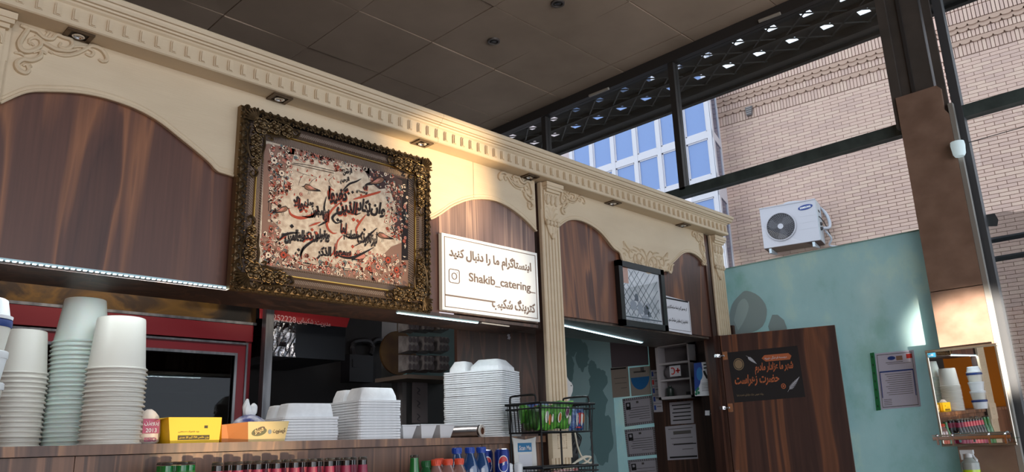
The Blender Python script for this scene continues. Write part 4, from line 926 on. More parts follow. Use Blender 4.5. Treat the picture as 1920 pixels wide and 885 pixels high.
b.build('handwriting',INK,t,fix=False)
# ================================================================ THINGS ON THE SHELF
SH=1.461
cupm=bpy.data.materials.new('translucent_cup_plastic'); cupm.use_nodes=True
BS(cupm).inputs['Base Color'].default_value=S(211,207,197); BS(cupm).inputs['Roughness'].default_value=.35; BS(cupm).inputs['Subsurface Weight'].default_value=.25; BS(cupm).inputs['Subsurface Radius'].default_value=(.02,.02,.02)
cupt=mat('pale_teal_cup_plastic',S(204,211,203),.35,sss=.2)
def cup(name,label,m,r_rim,r_top,h,loc,group):
    """deep tub standing upside down: rim at the bottom"""
    t=thing(name,label,'cup',loc,group); b=MB(); x,y,z=loc
    b.lathe([(r_rim*.965,.0),(r_rim,.0),(r_rim*1.012,.003),(r_rim,.006),(r_rim*.965,.007),(r_rim*.945,.016),(r_top*1.02,h-.006),(r_top,h-.001),(r_top*.96,h),(r_top*.90,h-.003),(.0015,h-.003)],loc,36,cap=False)
    b.build('tub',m,t,smooth=35)
    b=MB(); b.tube([(x+r_rim*1.005*cos(2*pi*i/36),y+r_rim*1.005*sin(2*pi*i/36),z+.003) for i in range(36)],.0023,6,closed=True); b.build('rim',m,t,smooth=True)
    return t
def stack(name,n,pitch,x,y,z0,r_rim,r_top,h,m,txt,group,lean=(0,0)):
    base=None
    for k in range(n):
        z=z0+k*pitch
        lab = upname(k,n)+' '+txt
        jx,jy=random.uniform(-.0012,.0012)+lean[0]*k,random.uniform(-.0012,.0012)
        if base is None: base=cup(name,lab,m,r_rim,r_top,h,(x,y,z),group)
        else: dup(base,(x+jx,y+jy,z),random.uniform(0,6),lab,group)
stack('plastic_tub',17,.0124,.768,2.30,SH,.076,.0615,.146,cupm,'upside-down white tub in the front stack left of yellow box','tubs in the front stack')
stack('plastic_tub',24,.0124,.712,2.45,SH,.073,.054,.130,cupt,'upside-down pale teal tub in the tallest stack','tubs in the tallest stack')
stack('plastic_tub',16,.0128,.570,2.45,SH,.068,.054,.120,cupm,'upside-down tub in the rear stack nearest the left photo edge','tubs in the left rear stack')
# tower of lidded paper tubs at the left edge
t0=None; bluer=mat('blue_lid_ring',S(34,58,120),.4)
for k,(z,lb) in enumerate(((SH,'lowest lidded white tub in the tower at the left photo edge'),(SH+.075,'second lidded white tub from the bottom at the left photo edge'),(SH+.15,'third lidded white tub, just below the blue-ringed one, left photo edge'),(SH+.225,'white tub with the blue lid ring at the left photo edge'))):
    c=(.425,2.2+.02,z); t=thing('lidded_tub',lb,'cup',c,'tubs in the tower at the left edge'); b=MB()
    b.lathe([(.050,0),(.058,.055),(.058,.058)],c,28); b.build('body',cupm if k%2 else WHITEP,t,smooth=35)
    b=MB(); b.lathe([(.060,.056),(.061,.058),(.061,.072),(.058,.074)],c,28); b.build('lid',bluer if k in (0,3) else WHITEP,t,smooth=35)
c=(.425,2.22,SH+.30); t=thing('lidded_tub','short white domed lid tub topping the tower at the left photo edge','cup',c,'tubs in the tower at the left edge'); b=MB(); b.lathe([(.060,0),(.061,.008),(.054,.010),(.046,.048),(.040,.052)],c,28); b.build('body',WHITEP,t,smooth=35)
# foam containers upside down
def foam(name,label,loc,rz,lobes,rim,h,group,m=None,taper=.80,rimt=.005):
    """lobes: (x0,x1,y0,y1) footprints of the raised bodies; rim: outline"""
    t=thing(name,label,'food container',(0,0,0),group); t.location=loc; t.rotation_euler=(0,0,rz); t['_o']=[0,0,0]
    b=MB(); x0,x1,y0,y1=rim; r=.014
    q=[]
    for (cx_,cy_,a0) in ((x1-r,y1-r,0),(x0+r,y1-r,pi/2),(x0+r,y0+r,pi),(x1-r,y0+r,3*pi/2)):
        for i in range(4): q.append((cx_+r*cos(a0+pi/2*i/3),cy_+r*sin(a0+pi/2*i/3)))
    b.poly(q,(0,0,0),(X0,Y0,Z0),rimt)
    b.build('rim',m or FOAM,t)
    b=MB()
    for (x0,x1,y0,y1) in lobes:
        cx_,cy_=(x0+x1)/2,(y0+y1)/2; lv=[]
        for f,z in ((1,rimt*.5),(.965,h*.45),(taper+.04,h*.93),(taper,h)):
            for k in range(16):
                a=2*pi*(k+.5)/16; c_,s_=cos(a),sin(a); e=.35
                px_=(abs(c_)**e)*(1 if c_>0 else -1); py_=(abs(s_)**e)*(1 if s_>0 else -1)
                lv.append((cx_+(x1-x0)/2*f*px_,cy_+(y1-y0)/2*f*py_,z))
        fs=[(i*16+k,i*16+(k+1)%16,(i+1)*16+(k+1)%16,(i+1)*16+k) for i in range(3) for k in range(16)]+[tuple(48+k for k in range(16))]
        b.add(lv,fs)
    b.build('body',m or FOAM,t,smooth=30)
    return t
def foamstack(n,pitch,loc,rz,lobes,rim,h,txt,group,taper=.8,rimt=.005,m=None):
    t=None
    for k in range(n):
        lab=upname(k,n)+' '+txt
        p=(loc[0]+random.uniform(-.0015,.0015),loc[1]+random.uniform(-.0015,.0015),loc[2]+pitch*k)
        if t is None: t=foam('foam_container',lab,p,rz,lobes,rim,h,group,taper=taper,rimt=rimt,m=m)
        else: dup(t,p,rz+random.uniform(-.012,.012),lab,group)
foamstack(9,.0088,(1.398,2.375,SH),radians(-9),[(-.085,.09,-.055,.05),(-.085,.085,.06,.15)],(-.095,.10,-.065,.16),.052,'foam tray in the low stack right of the orange box','trays in the low foam stack',.86,.0074)
foamstack(15,.0089,(1.622,2.31,SH),radians(-4),[(-.078,.078,-.062,.055),(-.075,.075,.062,.155)],(-.085,.085,-.068,.165),.05,'foam box in the middle one of three foam stacks','boxes in the middle foam stack',.80,.0074)
foamstack(32,.0082,(2.215,2.335,SH),radians(22),[(-.085,.085,-.095,.055),(-.07,.05,.065,.15)],(-.095,.095,-.105,.16),.052,'foam box in the tallest foam stack left of the column','boxes in the tall foam stack',.62,.0062)
# open plastic trays + foil roll
def tray(label,x0,x1,y0,y1,z,h,group,mid=False):
    t=thing('plastic_tray',label,'tray',((x0+x1)/2,(y0+y1)/2,z),group); b=MB(); i=.016
    lobes=[(x0,x1)] if not mid else [(x0,(x0+x1)/2-.004),((x0+x1)/2+.004,x1)]
    for a,c in lobes:
        q=[(a+i,y0+i,z),(c-i,y0+i,z),(c-i,y1-i,z),(a+i,y1-i,z),(a+.003,y0+.003,z+h),(c-.003,y0+.003,z+h),(c-.003,y1-.003,z+h),(a+.003,y1-.003,z+h)]
        b.add(q,[(3,2,1,0),(0,1,5,4),(1,2,6,5),(2,3,7,6),(3,0,4,7)])
        q2=[(a+i+.002,y0+i+.002,z+.002),(c-i-.002,y0+i+.002,z+.002),(c-i-.002,y1-i-.002,z+.002),(a+i+.002,y1-i-.002,z+.002)]
    b.build('tray_body',WHITEP,t,fix=False)
    b=MB()
    for q in (((x0-.004,y0-.004,z+h-.003),(x1+.004,y0+.004,z+h)),((x0-.004,y1-.004,z+h-.003),(x1+.004,y1+.004,z+h)),((x0-.004,y0,z+h-.003),(x0+.004,y1,z+h)),((x1-.004,y0,z+h-.003),(x1+.004,y1,z+h))): b.box(*q)
    if mid: b.box(((x0+x1)/2-.005,y0,z+h-.003),((x0+x1)/2+.005,y1,z+h))
    b.build('tray_rim',WHITEP,t)
tray('small single white plastic tray standing right of the middle foam stack',1.715,1.785,2.25,2.36,SH,.048,'open plastic trays')
tray('two-compartment white plastic tray between the single tray and the foil roll',1.797,1.965,2.25,2.38,SH,.050,'open plastic trays',True)
foil=noisy('crinkled_foil',S(196,196,200),S(140,140,146),(30,30,30),.25,bump=.6,metal=1)
t=thing('foil_roll','roll of aluminium foil with open cardboard core left of the tall foam stack','foil roll',(2.08,2.25,SH))
ax=Vector((.33,-.944,0)); c0=Vector((2.033,2.44,SH+.024)); b=MB(); pts=[c0,c0+ax*.265]
b.tube([pts[0],c0+ax*.188],.0235,24); b.build('foil',mat('foil_sheet',S(170,168,170),.28,1),t,smooth=40)
Bx=(Vector((.944,.33,0)),ax,Z0); b=MB(); b.lathe([(.024,.196),(.024,.200),(.013,.200),(.013,.187)],c0,24,B=Bx,cap=False); b.build('foil_edge',mat('foil_edge',S(222,214,206),.5,.3),t)
b=MB(); b.lathe([(.0135,.1900),(.0135,.2010),(.011,.2010),(.011,.1895),(.0005,.1895)],c0,20,B=Bx,cap=False); b.build('cardboard_core',mat('cardboard_brown',S(120,80,60),.8),t)
# pack bag (white and magenta)
def bag(name,label,cat,c,rx,ry,h,mats,top=None):
    t=thing(name,label,cat,c); b=MB(); prof=[(.75,0),(1,.08),(1.02,.35),(.96,.6),(.8,.8),(.5,.93),(.2,1)]
    x,y,z=c; q=[]; seg=18
    for i,(f,hh) in enumerate(prof):
        for k in range(seg):
            a=2*pi*k/seg; w_=1+.05*sin(5*a+i)+.03*sin(9*a+2*i); q.append((x+rx*f*w_*cos(a),y+ry*f*w_*sin(a),z+h*hh))
    b.add(q,[(i*seg+k,i*seg+(k+1)%seg,(i+1)*seg+(k+1)%seg,(i+1)*seg+k) for i in range(len(prof)-1) for k in range(seg)]+[tuple(range(seg))[::-1],tuple((len(prof)-1)*seg+k for k in range(seg))])
    b.build('bag_body',mats[0],t,smooth=60); return t
t=bag('sugar_bag','small cream and magenta packet bag squeezed between tub stack and yellow box','bag',(.878,2.335,SH),.032,.035,.098,[mat('cream_packet',S(218,206,196),.45)])
mag=mat('magenta_print',S(150,40,88),.5); b=MB(); b.slab((.850,2.2985,SH+.030),FAC,.046,.040,.001,0); text(b,'2013',(.858,2.2975,SH+.033),FAC,.030,.011,.001,1); text(b,'پرویزن',(.853,2.2975,SH+.050),FAC,.040,.014,.001,1)
text(b,'ESSO',(.856,2.2975,SH+.008),FAC,.034,.011,.001,0,.03); b.build('print',[mag,PAPER],t,fix=False)
# yellow box (open-topped)
yel=mat('yellow_card',S(246,200,22),.5); t=thing('yellow_box','yellow cardboard box with small dark print, open side flap at left','box',(.98,2.31,SH))
x0,x1=.918,1.064; b=MB()
b.add([(x0,2.27,SH),(x1-.004,2.27,SH),(x1,2.27,SH+.073),(x0-.010,2.27,SH+.073),(x0,2.39,SH),(x1-.004,2.39,SH),(x1,2.39,SH+.073),(x0-.010,2.39,SH+.073)],[(0,1,2,3),(7,6,5,4),(1,5,6,2),(0,3,7,4),(4,5,1,0),(3,2,6,7)])
b.build('carton',yel,t)
b=MB(); b.add([(x0-.010,2.27,SH+.073),(x0-.045,2.30,SH+.062),(x0-.045,2.36,SH+.062),(x0-.010,2.39,SH+.073)],[(0,1,2,3)]); b.add([(x1,2.27,SH+.073),(x1+.006,2.275,SH+.0),(x1+.006,2.285,SH),(x1+.004,2.29,SH+.073)],[(0,1,2,3)]); b.build('flap',yel,t)
b=MB(); b.slab((x0+.020,2.2698,SH+.010),FAC,.092,.013,.0005,0); text(b,'وزن خالص 750 گرم 20 عددی',(x0+.023,2.269,SH+.012),FAC,.086,.009,.0006,1); text(b,'یزد شهرک صنعتی',(x0+.02,2.2698,SH+.030),FAC,.06,.006,.0006,0); b.box((x0+.095,2.2692,SH+.042),(x0+.105,2.2698,SH+.050)); b.build('print',[mat('dark_yellow_print',S(70,62,20),.6),yel],t,fix=False)
# orange box
org_=mat('orange_card',S(206,128,60),.55); crm=mat('cream_card',S(228,200,136),.55); t=thing('orange_box','orange and cream snack carton with green oval logo behind the yellow box','box',(1.17,2.31,SH))
x0,x1=1.082,1.284; xm=1.150; b=MB()
b.add([(x0,2.31,SH),(xm,2.268,SH),(xm-.002,2.268,SH+.060),(x0-.012,2.31,SH+.052),(x0,2.298,SH),(xm,2.298,SH),(xm-.002,2.298,SH+.060),(x0-.012,2.298,SH+.052)],[(0,1,2,3),(4,7,6,5),(0,3,7,4)],0)
b.add([(xm,2.268,SH),(x1-.014,2.268,SH),(x1,2.268,SH+.062),(xm-.004,2.268,SH+.060),(xm,2.298,SH),(x1-.014,2.298,SH),(x1,2.298,SH+.062),(xm-.004,2.298,SH+.060)],[(0,1,2,3),(4,7,6,5),(1,5,6,2)],1); b.build('carton',[org_,crm],t,fix=False)
b=MB(); b.disc((xm+.034,2.2675,SH+.030),FAC,.025,.012,.0006,20,0,.2); b.disc((xm+.034,2.2668,SH+.034),FAC,.020,.008,.0006,20,3,.5); text(b,'مینو',(xm+.020,2.266,SH+.021),FAC,.030,.018,.0006,1,.03,rot=.25); b.disc((xm+.069,2.2675,SH+.030),FAC,.006,.007,.0006,12,2); text(b,'کریستوریت',(xm+.080,2.2672,SH+.022),FAC,.042,.018,.0006,3,.03,rot=.05)
b.build('print',[mat('green_grey_logo',S(96,96,52),.5),crm,mat('blue_grey_dot',S(140,150,150),.5),mat('brown_print',S(96,70,38),.5)],t,fix=False)
# knotted bag
bgm=noisy('blue_white_plastic_bag',S(206,206,216),S(74,80,140),(26,26,26),.35,lo=.42,hi=.62)
t=bag('knotted_bag','translucent plastic bag with blue print and white knotted top behind orange box','bag',(1.232,2.43,SH),.060,.05,.090,[bgm])
b=MB(); 
for s,hh in ((-1,.058),(1,.044)):
    c0=Vector((1.232,2.43,SH+.082)); b.tube(spline([c0,c0+Vector((.008*s,0,.016)),c0+Vector((.012*s,.0,.034)),c0+Vector((.010*s,0,hh))],4),lerp([.008,.015,.013,.003],13),8)
b.build('knot',WHITEP,t,smooth=True)
# ================================================================ BOTTLES
def bottle(name,label,cat,x,y,z,prof,mats,cmat,ridge,group):
    """prof list (name, material, [(r,h)...])"""
    t=thing(name,label,cat,(x,y,z),group)
    for nm,m,pr in prof:
        b=MB(); b.lathe(pr,(x,y,z),20,cap=(nm!='label')); b.build(nm,m,t,smooth=40)
    return t
gl_d=mat('dark_bottle_glass',S(26,18,16),.08,spec=.7); gl_g=mat('green_bottle_glass',S(24,112,48),.08,spec=.7)
lab_m=mat('magenta_purple_label',S(148,44,72),.4); lab_o=mat('orange_peach_label',S(214,120,70),.4); crown=mat('dark_crown_cap',S(96,88,80),.3,.7)
def crownpts(h): return [(.0135,h-.008),(.0145,h-.006),(.0128,h-.001),(.010,h)]
def beer(name,label,x,y,z,H,glass,lab,group):
    s=H/.235
    return bottle(name,label,'bottle',x,y,z,[('glass',glass,[(.026*s,0),(.029*s,.006*s),(.029*s,.125*s),(.024*s,.150*s),(.0155*s,.178*s),(.0130*s,.200*s),(.0130*s,.226*s)]),
      ('crown_cap',crown,crownpts(H)),('neck_label',lab,[(.0160*s,.180*s),(.0140*s,.206*s),(.0134*s,.213*s)]),('label',lab,[(.0294*s,.035*s),(.0294*s,.110*s)])],None,None,None,group)
ZB=1.161
ref=beer('malt_bottle','dark glass bottle with magenta neck label standing alone at the right end of the dark row',1.412,2.05,ZB,.247,gl_d,lab_m,'dark bottles in front of the counter')
names=[]
front=[1.352-.0565*k for k in range(10)]
for i,x in enumerate(front):
    if x<.94: break
    dup(ref,(x,2.05,ZB),random.uniform(0,6),'%s dark bottle from the right in the front row of the dark bottles'%['','second','third','fourth','fifth','sixth','seventh','eighth','ninth','tenth','eleventh'][i+1],'dark bottles in the front row')
for i in range(8):
    x=1.412-.0565*i; dup(ref,(x+random.uniform(-.003,.003),2.108,ZB),random.uniform(0,6),'%s dark capped bottle from the right in the back row of the dark bottles'%['first','second','third','fourth','fifth','sixth','seventh','eighth','ninth'][i],'dark bottles in the back row')
ref['label']='dark glass bottle with magenta neck label standing alone at right end of the dark row'
g0=None
for i,(x,y) in enumerate(((.825,2.05),(.868,2.06),(.905,2.10),(.842,2.12),(.880,2.14))):
    lb=['leftmost front green bottle below the yellow box','middle front green bottle below the yellow box','rightmost green bottle below the yellow box','left green bottle at the back of the cluster below the yellow box','right green bottle at the back of the cluster below the yellow box'][i]
    if g0 is None: g0=beer('green_bottle',lb,x,y,ZB,.252,gl_g,mat('green_gold_label',S(60,120,50),.4),'green bottles under the yellow box')
    else: dup(g0,(x,y,ZB),i,lb)
beer('green_bottle','single tall slim green bottle standing left of the orange caps',1.618,2.06,ZB,.246,gl_g,gl_g,None)
lower=beer('malt_bottle','peach-labelled bottle at the far right end of the lower display step',1.46,1.90,.996,.2,gl_d,lab_o,'bottles on the lower step')
for i in range(14): dup(lower,(.50+.066*i+(.0 if i<8 else .02),1.90,.996),i,'%s peach-labelled bottle from the left on the lower display step, out of direct view'%(['first','second','third','fourth','fifth','sixth','seventh','eighth','ninth','tenth','eleventh','twelfth','thirteenth','fourteenth'][i]))
def soda(label,x,y,H,capm,liq,group,z=ZB,wide=1.0,capr=.0155,lab=None):
    t=thing('soda_bottle',label,'bottle',(x,y,z),group); s=H/.24
    b=MB(); b.lathe([(.024*wide,0),(.030*wide,.008*s),(.030*wide,.07*s),(.028*wide,.10*s),(.031*wide,.14*s),(.0305*wide,.172*s),(.0235*wide,.196*s),(.0155,.213*s),(.0135,.224*s)],(x,y,z),24); b.build('body',liq,t,smooth=50)
    b=MB(); seg=24; pr=[(capr,-.018),(capr,-.002),(capr*.9,0)]
    b.lathe([(capr*1.02,H-.020),(capr*1.02,H-.0165),(capr*.97,H-.016),(capr,H-.002),(capr*.9,H)],(x,y,z),28); 
    for k in range(18):
        a=2*pi*k/18; b.box((x+capr*cos(a)-.0008,y+capr*sin(a)-.0008,z+H-.015),(x+capr*cos(a)+.0008,y+capr*sin(a)+.0008,z+H-.003))
    b.build('screw_cap',capm,t,smooth=40)
    if lab:
        b=MB(); b.lathe([(.0285*wide,.085*s),(.0288*wide,.100*s),(.0315*wide,.138*s)],(x,y,z),24,cap=False); b.build('label',lab,t,smooth=40)
    return t
capo=mat('orange_red_cap',S(226,84,52),.4); capb=mat('blue_cap',S(28,72,170),.35); capg=mat('green_cap',S(28,96,48),.4)
liqp=mat('pinkish_clear_bottle',S(150,112,104),.06,spec=1,coat=1); liqb=mat('blue_clear_bottle',S(38,70,116),.06,spec=1,coat=1); liqg=mat('green_clear_bottle',S(40,90,52),.12,spec=.7)
for x,lb in ((1.700,'orange-capped soda bottle, leftmost of the front orange caps'),(1.752,'orange-capped soda bottle, middle one with the broadest cap'),(1.801,'orange-capped soda bottle just below the leftmost blue cap')): soda(lb,x,2.05,.229,capo,liqp,'orange capped bottles',lab=mat('fruit_label',S(196,90,60),.4))
soda('orange-capped soda bottle half hidden behind the left and middle orange caps',1.768,2.115,.231,capo,liqp,'orange capped bottles')
soda('green-capped soda bottle left of the orange caps',1.675,2.07,.226,capg,liqg,None)
for x,lb in ((1.822,'blue-capped soda bottle, leftmost of the three blue caps'),(1.882,'blue-capped soda bottle, middle of the three blue caps'),(1.936,'blue-capped soda bottle touching the blue cans')): soda(lb,x,2.085,.264,capb,liqb,'blue capped bottles',wide=1.0,capr=.0165,lab=mat('teal_label',S(50,110,130),.4))
canb=mat('blue_can',S(22,44,120),.3,.4); canr=mat('can_red',S(196,44,48),.4); canw=mat('can_white',S(232,234,240),.4)
def can(label,x,y,ang,H=.256):
    t=thing('soda_can',label,'can',(x,y,ZB),'blue cans'); b=MB(); b.lathe([(.021,0),(.0265,.006),(.0265,H-.012),(.0225,H-.003),(.0225,H),(.021,H),(.0205,H-.004),(.001,H-.004)],(x,y,ZB),32,mats=[1,0,0,1,1,1,1],cap=False); b.build('can_body',[canb,CHROME],t,smooth=40)
    b=MB(); R_=.0268
    def wrap(pts,rr,m):
        q=[(x+rr*cos(ang+u/R_),y+rr*sin(ang+u/R_),ZB+H-.052+v_) for u,v_ in pts]; b.add([(x+rr*cos(ang),y+rr*sin(ang),ZB+H-.052+.0)]+q,[(0,i+1,(i+1)%len(q)+1) for i in range(len(q))],m)
    c=lambda r:[(r*.72*cos(2*pi*i/28),r*1.1*sin(2*pi*i/28)) for i in range(28)]
    wrap(c(.0262),R_+.0005,1)
    rr=R_+.0012; r_=.0232; wv=lambda u: .003*sin(u/r_*2.4)+.0015
    def cp(u,v_): return (x+rr*cos(ang+u*.72/R_),y+rr*sin(ang+u*.72/R_),ZB+H-.052+v_*1.1)
    us=[-r_+2*r_*i/16 for i in range(17)]
    for m_,f0,f1 in ((0,lambda u: min(wv(u)+.0035,sqrt(max(r_*r_-u*u,0))),lambda u: sqrt(max(r_*r_-u*u,0))),(2,lambda u: -sqrt(max(r_*r_-u*u,0)),lambda u: max(wv(u)-.0055,-sqrt(max(r_*r_-u*u,0))))):
        q=[]; 
        for u in us: q += [cp(u,f0(u)),cp(u,f1(u))]
        b.add(q,[(2*i,2*i+2,2*i+3,2*i+1) for i in range(16)],m_)
    vs,fs=text_geo('pepsi',.01,3); b.add([(x+(rr)*cos(ang+(u-.5)*.040/R_),y+rr*sin(ang+(u-.5)*.040/R_),ZB+H-.105+v_*.020) for u,v_,_l in vs],fs,1)
    b.build('emblem',[canr,canw,canb],t,fix=False)
can('blue cola can with round red and white emblem, right of the blue caps',2.004,2.05,radians(-124))
can('blue cola can half hidden behind the rightmost blue-capped bottle',1.985,2.115,radians(-120),.254)
for x,y,lb in ((2.045,2.06,'small white carton top right of the cola can'),(2.075,2.04,'small white carton beside the hanging scan bag')):
    b=MB(); b.lathe([(.014,0),(.016,.180),(.016,.200),(.008,.205)],(x,y,ZB),16); o=b.build('white_bottle',WHITEP,smooth=40); tag(o,lb.replace('carton top','white bottle top').replace('small white white','small white').replace('carton','bottle'),'bottle')
# ---- hanging scan bag
t=thing('code_bag','clear plastic pouch with a printed card hanging at the shelf left of the basket','pouch',(2.13,2.185,1.26))
b=MB(); pb=at(962,820,1,2.19); pc_=at(1003,818,1,2.19); W_=pc_.x-pb.x
b.poly([(0,-.24),(W_+.012,-.245),(W_+.004,-.12),(W_,-.02),(W_+.004,.0),(W_*.9,-.004),(W_*.5,-.010),(W_*.1,-.004),(-.006,.0),(.0,-.03),(.004,-.12)],(pb.x,2.192,pb.z),FAC,.004)
b.build('pouch',mat('plastic_pouch',S(206,202,196),.2,spec=.8),t)
b=MB(); b.slab((pb.x+.022,2.188,pb.z-.056),FAC,W_-.046,.034,.0006,0); text(b,'Scan Me',(pb.x+.028,2.187,pb.z-.050),FAC,W_-.058,.018,.0006,1,.03)
b.slab((pb.x+.026,2.188,pb.z-.20),FAC,W_-.050,.135,.0006,1); b.build('card',[mat('print_blue_band',S(40,120,170),.5),PAPER],t,fix=False)
# ================================================================ WIRE BASKET RACK
bx0,bx1,by0,by1=2.105,2.395,1.95,2.11; zt,zb=1.573,1.470
t=thing('basket_rack','black wire basket rack with snack packs in front of the fluted column','rack',((bx0+bx1)/2,2.03,.9),None)
def wire_tier(zt,zb,parts=True):
    b=MB(); c=[(bx0-.008,by0-.008),(bx1+.012,by0-.008),(bx1+.012,by1+.008),(bx0-.008,by1+.008)]
    b.tube([(x,y,zt) for x,y in c],.0045,6,closed=True); b.tube([(x,y,zt-.018) for x,y in c],.0028,6,closed=True); b.tube([(bx0,by0,zb),(bx1,by0,zb),(bx1,by1,zb),(bx0,by1,zb)],.003,6,closed=True)
    b.build('rim_wire',BLACKM,t,smooth=True)
    b=MB()
    nx=17; ny=9
    for k in range(nx+1):
        x=bx0+(bx1-bx0)*k/nx
        for y in (by0,by1): b.tube([(x,y+(-.008 if y==by0 else .008),zt),(x,y,zb)],.0013,4)
        b.tube([(x,by0,zb),(x,by1,zb)],.0013,4)
    for k in range(ny+1):
        y=by0+(by1-by0)*k/ny
        for x in (bx0,bx1): b.tube([(x+(-.008 if x==bx0 else .012),y,zt),(x,y,zb)],.0013,4)
    b.build('basket_wires',BLACKM,t)
wire_tier(zt,zb); wire_tier(1.345,1.262)
b=MB()
for x in (bx0+.004,bx1-.004):
    for y in (by0+.002,by1-.002): b.tube([(x,y,.9),(x,y,zt+.002)],.0038,6)
b.build('upright',BLACKM,t)
for ya,x in ((by0,bx0-.006),(by0,bx1+.006)):
    b=MB()
    b.tube(spline([(x,by0+.015,zt),(x,by0+.015,zt+.022),(x,by0+.03,zt+.030),(x,by1-.03,zt+.030),(x,by1-.015,zt+.022),(x,by1-.015,zt)],5),.0038,6)
    b.build('handle',BLACKM,t,smooth=True)
def pillow(name,label,c,w,h,d,m,rz=0,tilt=0,prints=None):
    t_=thing(name,label,'snack pack',(0,0,0)); t_.location=c; t_.rotation_euler=(tilt,0,rz); t_['_o']=[0,0,0]
    b=MB(); nx,nz=8,7; q=[];fs=[]
    for s in (-1,1):
        for i in range(nx+1):
            for j in range(nz+1):
                u=i/nx*2-1; v_=j/nz*2-1; th=d*(1-u**4)*(1-v_**4)**.7; q.append((u*w/2,s*th/2+.002*sin(7*u+3*v_),v_*h/2+(.002*sin(20*u) if abs(v_)==1 else 0)))
    K=(nx+1)*(nz+1)
    for s in (0,1):
        for i in range(nx):
            for j in range(nz):
                a=s*K+i*(nz+1)+j; f=(a,a+nz+1,a+nz+2,a+1); fs.append(f if s==0 else f[::-1])
    b.add(q,fs); b.build('wrapper',m,t_,smooth=60,fix=False)
    if prints:
        b=MB()
        for (u,v_,ru,rv,mi) in prints: b.disc((u*w/2,-d/2*.95*(1-u**4)*(1-v_**4)**.7-.001,v_*h/2),FAC,ru,rv,.0015,14,mi)
        b.build('print',[mat('p_white',S(226,222,214),.4),mat('p_red',S(190,50,50),.4),mat('p_purple',S(120,50,100),.4),mat('p_orange',S(220,130,60),.4),mat('p_blue',S(60,90,180),.4)],t_,fix=False)
    return t_
grn=noisy('green_snack_foil',S(104,176,66),S(44,112,40),(30,30,30),.28,lo=.4,hi=.6,bump=.3); blu=noisy('blue_snack_foil',S(36,70,140),S(150,178,210),(34,34,34),.28,lo=.4,hi=.62,bump=.3); dgr=noisy('dark_green_snack_foil',S(30,70,28),S(60,112,44),(30,30,30),.3)
pillow('snack_pack','dark green snack pack at the left end of the wire basket',(2.135,2.02,1.520),.11,.085,.04,dgr,1.2,.2,[(.1,0,.012,.02,0)])
pillow('snack_pack','bright green snack pack with white ovals behind the left basket wires',(2.165,1.985,1.522),.10,.09,.035,grn,.1,.15,[(-.2,.1,.010,.022,0),(.2,-.1,.008,.02,3),(.55,0,.006,.016,0)])
pillow('snack_pack','leaning green snack pack with purple print in the middle of the basket',(2.262,1.985,1.532),.10,.105,.032,grn,-.15,.25,[(-.45,-.1,.009,.020,0),(-.42,-.1,.006,.016,3),(.25,.25,.010,.022,0),(.25,.25,.006,.014,2),(.55,-.3,.006,.018,0)])
pillow('snack_pack','blue and white snack pack with red marks at the right end of the basket',(2.350,1.99,1.517),.095,.085,.038,blu,.1,.1,[(-.4,0,.007,.024,0),(-.1,.1,.006,.022,1),(.2,.0,.006,.024,0),(.5,.1,.005,.02,3),(.1,.5,.02,.004,1),(-.1,-.7,.02,.003,1)])
pillow('snack_pack','blue snack pack lying on top at the back of the basket',(2.205,2.06,1.562),.13,.035,.03,blu,-.05,0,[(-.3,0,.012,.008,1),(.3,.0,.012,.006,0)])
pillow('snack_pack','green snack pack lying at the back left of the basket, behind the bright one',(2.150,2.065,1.540),.09,.07,.035,grn,.3,0)
pillow('snack_pack','red and white snack pack in the lower basket tier',(2.27,1.99,1.300),.14,.07,.035,noisy('red_snack_foil',S(190,40,44),S(226,210,206),(30,30,30),.3,lo=.42,hi=.6),0,.2)
pillow('snack_pack','dark pack at the left of the lower basket tier',(2.16,2.0,1.300),.08,.07,.035,mat('dark_foil',S(50,30,34),.3),0,.2)
# ---- white bracket plate + cables right of the column
b=MB(); p=at(1055,720,1,2.24)
b.poly([(-.03,-.08),(.03,-.08),(.062,-.03),(.066,-.008),(.058,.006),(.040,.016),(.012,.055),(-.03,.055)],(p.x-.005,2.24,p.z),FAC,.006)
t=tag(b.build('bracket_plate',mat('pale_plastic_plate',S(190,186,182),.5)),'pale plate with a screw hole sticking out right of the fluted column','plate')
b=MB(); b.disc((p.x+.048,2.2335,p.z-.006),FAC,.003,.003,.001,10); o=b.build('screw_hole',BLACK); o.parent=t
t=thing('cream_cable','cream cable hanging and coiled right of the fluted column','cable',(2.68,2.2,1.34))
b=MB(); P=lambda x,y,d=2.26: tuple(at(x,y,1,d))
b.tube(spline([P(1074,790),P(1078,812),P(1083,838),P(1092,858),P(1106,868),P(1112,862),P(1104,856),P(1088,862),P(1072,872),P(1070,878),P(1084,874),P(1100,866),P(1106,858),P(1096,856),P(1080,866),P(1066,882)],6),.0042,8); b.build('cable',mat('cream_cable_sheath',S(206,196,176),.5),t,smooth=True)
t=thing('black_cable','black looped cables hanging behind the basket rack uprights','cable',(2.62,2.3,1.3))
b=MB()
for k in range(4):
    b.tube(spline([P(1062+3*k,800,2.3),P(1070+4*k,812+4*k,2.3),P(1084-3*k,828+3*k,2.3),P(1072,842+2*k,2.3),P(1066+3*k,828,2.3),P(1078+2*k,812+3*k,2.3),P(1090-2*k,822+4*k,2.3),P(1080,850,2.3)],5),.0028,6)
b.build('cable',BLACK,t,smooth=True)
b=MB(); b.box((2.53,2.30,1.0),(2.72,2.36,1.60)); tag(b.build('cable_box',mat('dark_cable_board',S(40,40,42),.6)),'dark board behind the looped cables right of the column','board')
